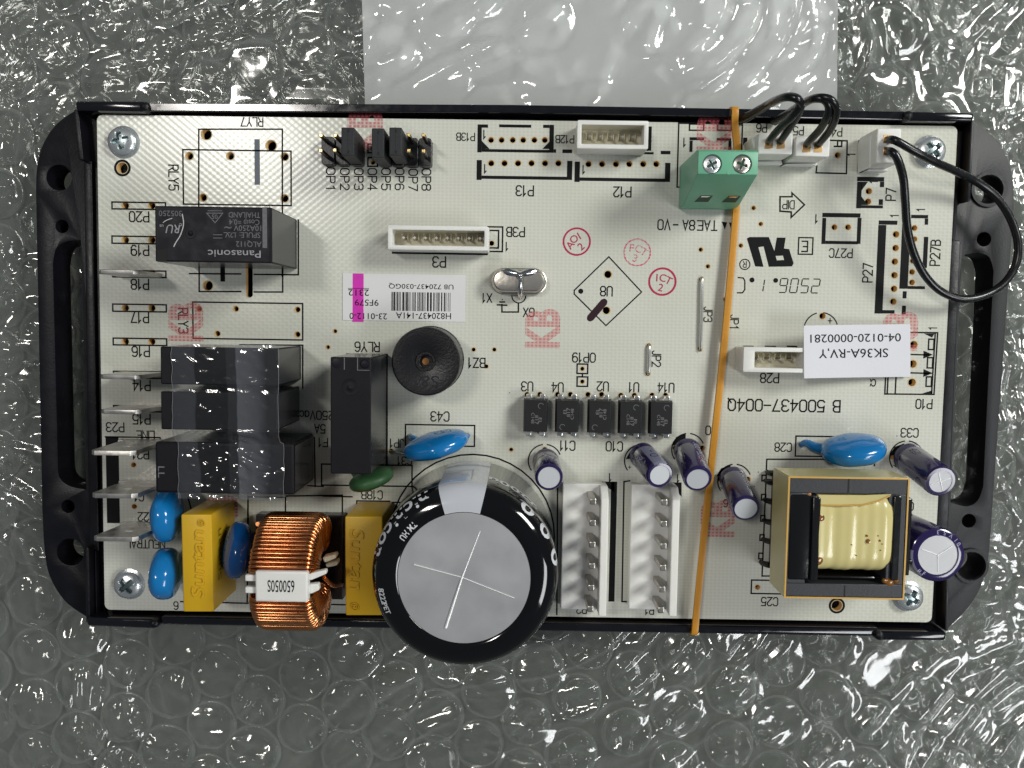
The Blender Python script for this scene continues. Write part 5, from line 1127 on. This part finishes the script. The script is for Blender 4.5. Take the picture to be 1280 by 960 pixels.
# milky where air is trapped under the tape, clear where it has wetted down
mat('tape_rim_glint', (0.22, 0.22, 0.24), 0.3)  # cut edges of the tape, the light they catch painted as pale grey
tc = nt.nodes.new('ShaderNodeTexCoord'); sx = nt.nodes.new('ShaderNodeSeparateXYZ'); nt.links.new(tc.outputs['Object'], sx.inputs[0])
n1 = nt.nodes.new('ShaderNodeTexNoise'); n1.inputs['Scale'].default_value = 130; n1.inputs['Detail'].default_value = 3; nt.links.new(tc.outputs['Object'], n1.inputs['Vector'])
ad = nt.nodes.new('ShaderNodeMath'); ad.operation = 'MULTIPLY_ADD'; ad.inputs[1].default_value = 0.0016; nt.links.new(n1.outputs['Fac'], ad.inputs[0]); nt.links.new(sx.outputs[0], ad.inputs[2])
cr = nt.nodes.new('ShaderNodeValToRGB'); mp = nt.nodes.new('ShaderNodeMapRange')
mp.inputs[1].default_value = (-61.11,-3.16)[0] * 0.001; mp.inputs[2].default_value = (-41.31,-2.86)[0] * 0.001
nt.links.new(ad.outputs[0], mp.inputs[0]); nt.links.new(mp.outputs[0], cr.inputs[0])
els = cr.color_ramp.elements; els[0].position = 0.0; els[0].color = (0.09, 0.09, 0.09, 1); els[1].position = 0.30; els[1].color = (0.11, 0.11, 0.11, 1)
for p_, v_ in ((0.315, 0.0), (0.57, 0.0), (0.58, 0.05), (0.655, 0.05), (0.665, 0.30), (0.84, 0.20), (0.93, 0.05)):
    e = els.new(p_); e.color = (v_, v_, v_, 1)
nt.links.new(cr.outputs[0], m1.inputs[0])
g = G(); vs = []; nu, nv = 60, 90
xL0, xR0 = (-59.79,4.63)[0], (-41.62,4.91)[0]; yT, yB = (-50.80,5.04)[1], (-51.60,-21.86)[1]
yA, yB1, yC = (-50.99,-2.08)[1], (-51.00,-2.90)[1], (-51.06,-9.78)[1]; yD = (-51.62,-11.81)[1]
for j in range(nv + 1):
    v = j / nv; y = yT + (yB - yT) * v
    if y > yA: z_ = 16.75
    elif y > yB1: z_ = 16.68
    elif y > yC: z_ = 16.75
    elif y > yD: k = (yC - y) / (yC - yD); z_ = 16.75 - 1.55 * k
    else: z_ = 15.2
    el = 0.25 * noise.noise((y * 0.45, 0.3, 0)) + (1.2 if y < yD else 0) * 0.2; er = 0.2 * noise.noise((y * 0.4, 7.3, 0)) + (0.5 if y < yD else 0)
    for i in range(nu + 1):
        u = i / nu; x = xL0 + el + (xR0 + er - xL0 - el) * u
        amp = 0.10 + (0.55 if y < yC else 0.0) * max(0, math.sin(u * 3.1)) + 0.30 * max(0, u - 0.68)
        w_ = abs(noise.noise((x * 0.35 + y * 0.25, y * 0.5 - x * 0.1, 2.0))) + 0.2 * abs(noise.noise((x * 0.7, y * 0.9, 5.0)))
        vs.append((x, y, z_ + 0.05 + amp * w_ * 1.6))
fs = [(j * (nu + 1) + i, (j + 1) * (nu + 1) + i, (j + 1) * (nu + 1) + i + 1, j * (nu + 1) + i + 1) for j in range(nv) for i in range(nu)]
g.add(vs, fs); tp_o = build(g, 'clear_tape', 'clear_tape', smooth=70); tag(tp_o, 'crinkled clear adhesive tape stuck over the three black relays', 'tape')

K1 = nu + 1
for nm, idx in (('l', [j * K1 for j in range(nv + 1)]), ('r', [j * K1 + nu for j in range(nv + 1)])):
    g = G(); g.tube([vs[i] for i in idx], 0.035, 5); build(g, 'cut_edge', 'tape_rim_glint', tp_o)
# ---------------------------------------------------------------- white sheet and bubble wrap under the tray
g = G(); a, b, c, d = (-33.03,90.40), (60.11,91.59), (62.50,22.20), (-30.77,20.84)
g.prism([a, b, c, d], -10.70, -10.56); sh = build(g, 'paper_sheet', 'sheet'); tag(sh, 'plain white sheet tucked under the top film of the bubble wrap', 'paper')

wrap = thing('bubble_wrap', (0, 0, -14.4), 'crumpled clear bubble wrap spread under the black tray', 'bubble wrap')
film_mat('bubble_film', 0.02, 0.50, [(70, 0.15, 0.0015, None)], rough=0.11, gain=1.2, hazecol=(0.9, 0.92, 0.9))
film_mat('film_seal', 0.26, 0.45, [(150, 0.35, 0.0015, None)], rough=0.14, gain=0.9, hazecol=(0.9, 0.92, 0.9))
film_mat('base_film', 0.05, 0.20, [(160, 0.5, 0.0012, None), (45, 0.6, 0.004, None)], rough=0.14, gain=0.9)
film_mat('top_film', 0.045, 0.40, [(60, 0.08, 0.001, None)], rough=0.10, gain=2.2, hazecol=(0.9, 0.92, 0.9))
XW0, XW1, YW0, YW1 = -150, 150, -118, 125
def sheet(nx, ny, fn, name, m_):
    g = G(); vs = []
    for j in range(ny + 1):
        for i in range(nx + 1):
            x = XW0 + (XW1 - XW0) * i / nx; y = YW0 + (YW1 - YW0) * j / ny
            vs.append((x, y, fn(x, y)))
    fs = [(j * (nx + 1) + i, j * (nx + 1) + i + 1, (j + 1) * (nx + 1) + i + 1, (j + 1) * (nx + 1) + i) for j in range(ny) for i in range(nx)]
    g.add(vs, fs); return build(g, name, m_, wrap, smooth=180)
sheet(200, 160, lambda x, y: max(-14.35, -13.7 + 0.5 * noise.noise((x * 0.06, y * 0.06, 1.0)) + 0.22 * noise.noise((x * 0.3, y * 0.3, 8.0))), 'base_film', 'base_film')
# bubbles: a rhombic grid, pulled out of true
rnd = random.Random(11); pitch = 11.3; BUB = []
for j in range(-14, 15):
    for i in range(-11, 12):
        y = i * pitch + (pitch / 2 if j % 2 else 0); x = j * pitch * 0.868
        ang = R(-4); X = x * math.cos(ang) - y * math.sin(ang); Y = x * math.sin(ang) + y * math.cos(ang)
        X += 5.0 * noise.noise((X * 0.018, Y * 0.018, 20.0)) + rnd.uniform(-0.5, 0.5); Y += 5.0 * noise.noise((X * 0.018, Y * 0.018, 40.0)) + rnd.uniform(-0.5, 0.5)
        if not (-115 < X < 115 and -88 < Y < 97): continue
        if -76 < X < 76 and -41 < Y < 41: continue
        BUB.append((X, Y, rnd.uniform(0.90, 1.05), rnd.random()))
CELL = {}
for b_ in BUB: CELL.setdefault((int(b_[0] // 13), int(b_[1] // 13)), []).append(b_)
def near(x, y):
    best = 99; bb_ = None; cx, cy = int(x // 13), int(y // 13)
    for a in (-1, 0, 1):
        for b in (-1, 0, 1):
            for q in CELL.get((cx + a, cy + b), ()):
                d = math.hypot(x - q[0], y - q[1])
                if d < best: best = d; bb_ = q
    return best, bb_
def topz(x, y):
    """upper film: drum-tight over the bubbles, slack and creased between and across them"""
    d, q = near(x, y)
    k = max(0.0, min(1.0, (6.4 - d) / 2.2)); k = k * k * (3 - 2 * k)
    soft = q[3] if q else 0.5
    th = 2.2 * noise.noise((x * 0.012, y * 0.012, 60.0)) + (1.57 if y > 52 else 0.5)
    u = x * math.cos(th) + y * math.sin(th); v = -x * math.sin(th) + y * math.cos(th)
    r1 = 1 - min(1, abs(noise.noise((u * 0.026, v * 0.095, 3.0))) * 3.2)
    r2 = 1 - min(1, abs(noise.noise((u * 0.060, v * 0.19, 9.0))) * 2.6)
    r3 = noise.noise((x * 0.24, y * 0.24, 13.0))
    crum = (1.0 if y < 46 else 1.0 + 0.35 * min(1, (y - 46) / 8)) * (0.26 + 0.48 * max(0, noise.noise((x * 0.03, y * 0.03, 77.0)) + 0.55))
    z = -10.25 + 0.55 * k * (0.3 + 0.7 * soft) + crum * (2.0 * r1 ** 1.6 + 1.3 * r2 ** 1.7 * (0.35 + k) + 0.30 * r3 * (0.35 + k) + 0.30 * k * noise.noise((x * 0.25, y * 0.25, 51.0)))
    big = 1 - min(1, abs(noise.noise((x * 0.022 + 3, y * 0.022, 31.0))) * 9); z += 1.3 * big ** 2
    if abs(x) < 94 and -56 < y < 60:
        e = min(1, min(94 - abs(x), y + 56, 60 - y) / 5.0); z = min(z, -9.1 * e + z * (1 - e) if z > -9.1 else z)
        if abs(x) < 91 and -52 < y < 56: z = min(z, -9.12)
    return max(z, -10.48)
sheet(380, 300, topz, 'top_film', 'top_film')
def bubble_mesh(seed):
    rnd = random.Random(seed); R0 = 5.25
    prof_b = [(1.10, 0.02), (1.05, 0.06), (1.0, 0.2), (0.995, 0.9), (0.99, 1.7), (0.975, 2.25), (0.94, 2.55), (0.86, 2.68), (0.6, 2.7), (0.3, 2.7), (0.0, 2.7)]
    fine = []
    for i in range(len(prof_b) - 1):
        for k in range(2): t = k / 2; fine.append((prof_b[i][0] * (1 - t) + prof_b[i + 1][0] * t, prof_b[i][1] * (1 - t) + prof_b[i + 1][1] * t))
    fine.append(prof_b[-1]); na = 56; vs = []
    ox, oy = rnd.uniform(0, 50), rnd.uniform(0, 50); dirn = rnd.uniform(0, math.pi); soft = rnd.uniform(0.45, 1.1)
    for r_, h in fine:
        for k in range(na):
            a = 2 * math.pi * k / na; x, y = R0 * r_ * math.cos(a), R0 * r_ * math.sin(a)
            u = x * math.cos(dirn) + y * math.sin(dirn); v = -x * math.sin(dirn) + y * math.cos(dirn)
            top = min(1, h / 2.2)
            cre = abs(noise.noise((u * 0.36 + ox, v * 0.11 + oy, 0.0))) * 2.0; cre2 = abs(noise.noise((x * 0.28 + oy, y * 0.28 + ox, 3.0))) * 1.5
            dz = -top * (cre * 1.2 + cre2 * 1.1) * soft
            sq = 1 + 0.06 * noise.noise((math.cos(a) * 1.2 + ox, math.sin(a) * 1.2 + oy, h * 0.3)) * (0.3 + top)
            vs.append((x * sq * MM, y * sq * MM, max(0.0, h + dz) * MM))
    nr = len(fine); fs = [(i * na + k, i * na + (k + 1) % na, (i + 1) * na + (k + 1) % na, (i + 1) * na + k) for i in range(nr - 1) for k in range(na)]
    me = bpy.data.meshes.new('bubble'); me.from_pydata(vs, [], fs); me.materials.append(MATS['bubble_film']); me.materials.append(MATS['film_seal'])
    for p_ in me.polygons: p_.material_index = 1 if p_.index < 4 * na else 0
    bm = bmesh.new(); bm.from_mesh(me); bmesh.ops.remove_doubles(bm, verts=bm.verts, dist=1e-7); bm.to_mesh(me); bm.free(); me.shade_smooth(); me.set_sharp_from_angle(angle=R(80))
    return me
BM_ = [bubble_mesh(s) for s in range(14)]
for X, Y, s_, f_ in BUB:
    o = bpy.data.objects.new('bubble', rnd.choice(BM_)); COL.objects.link(o); o.parent = wrap; o.matrix_parent_inverse = Matrix.Translation(-wrap.location)
    o.location = (X * MM, Y * MM, -13.7 * MM)
    o.rotation_euler = (0, 0, rnd.uniform(0, 6.28)); o.scale = (s_, s_, 0.85 + 0.25 * f_)
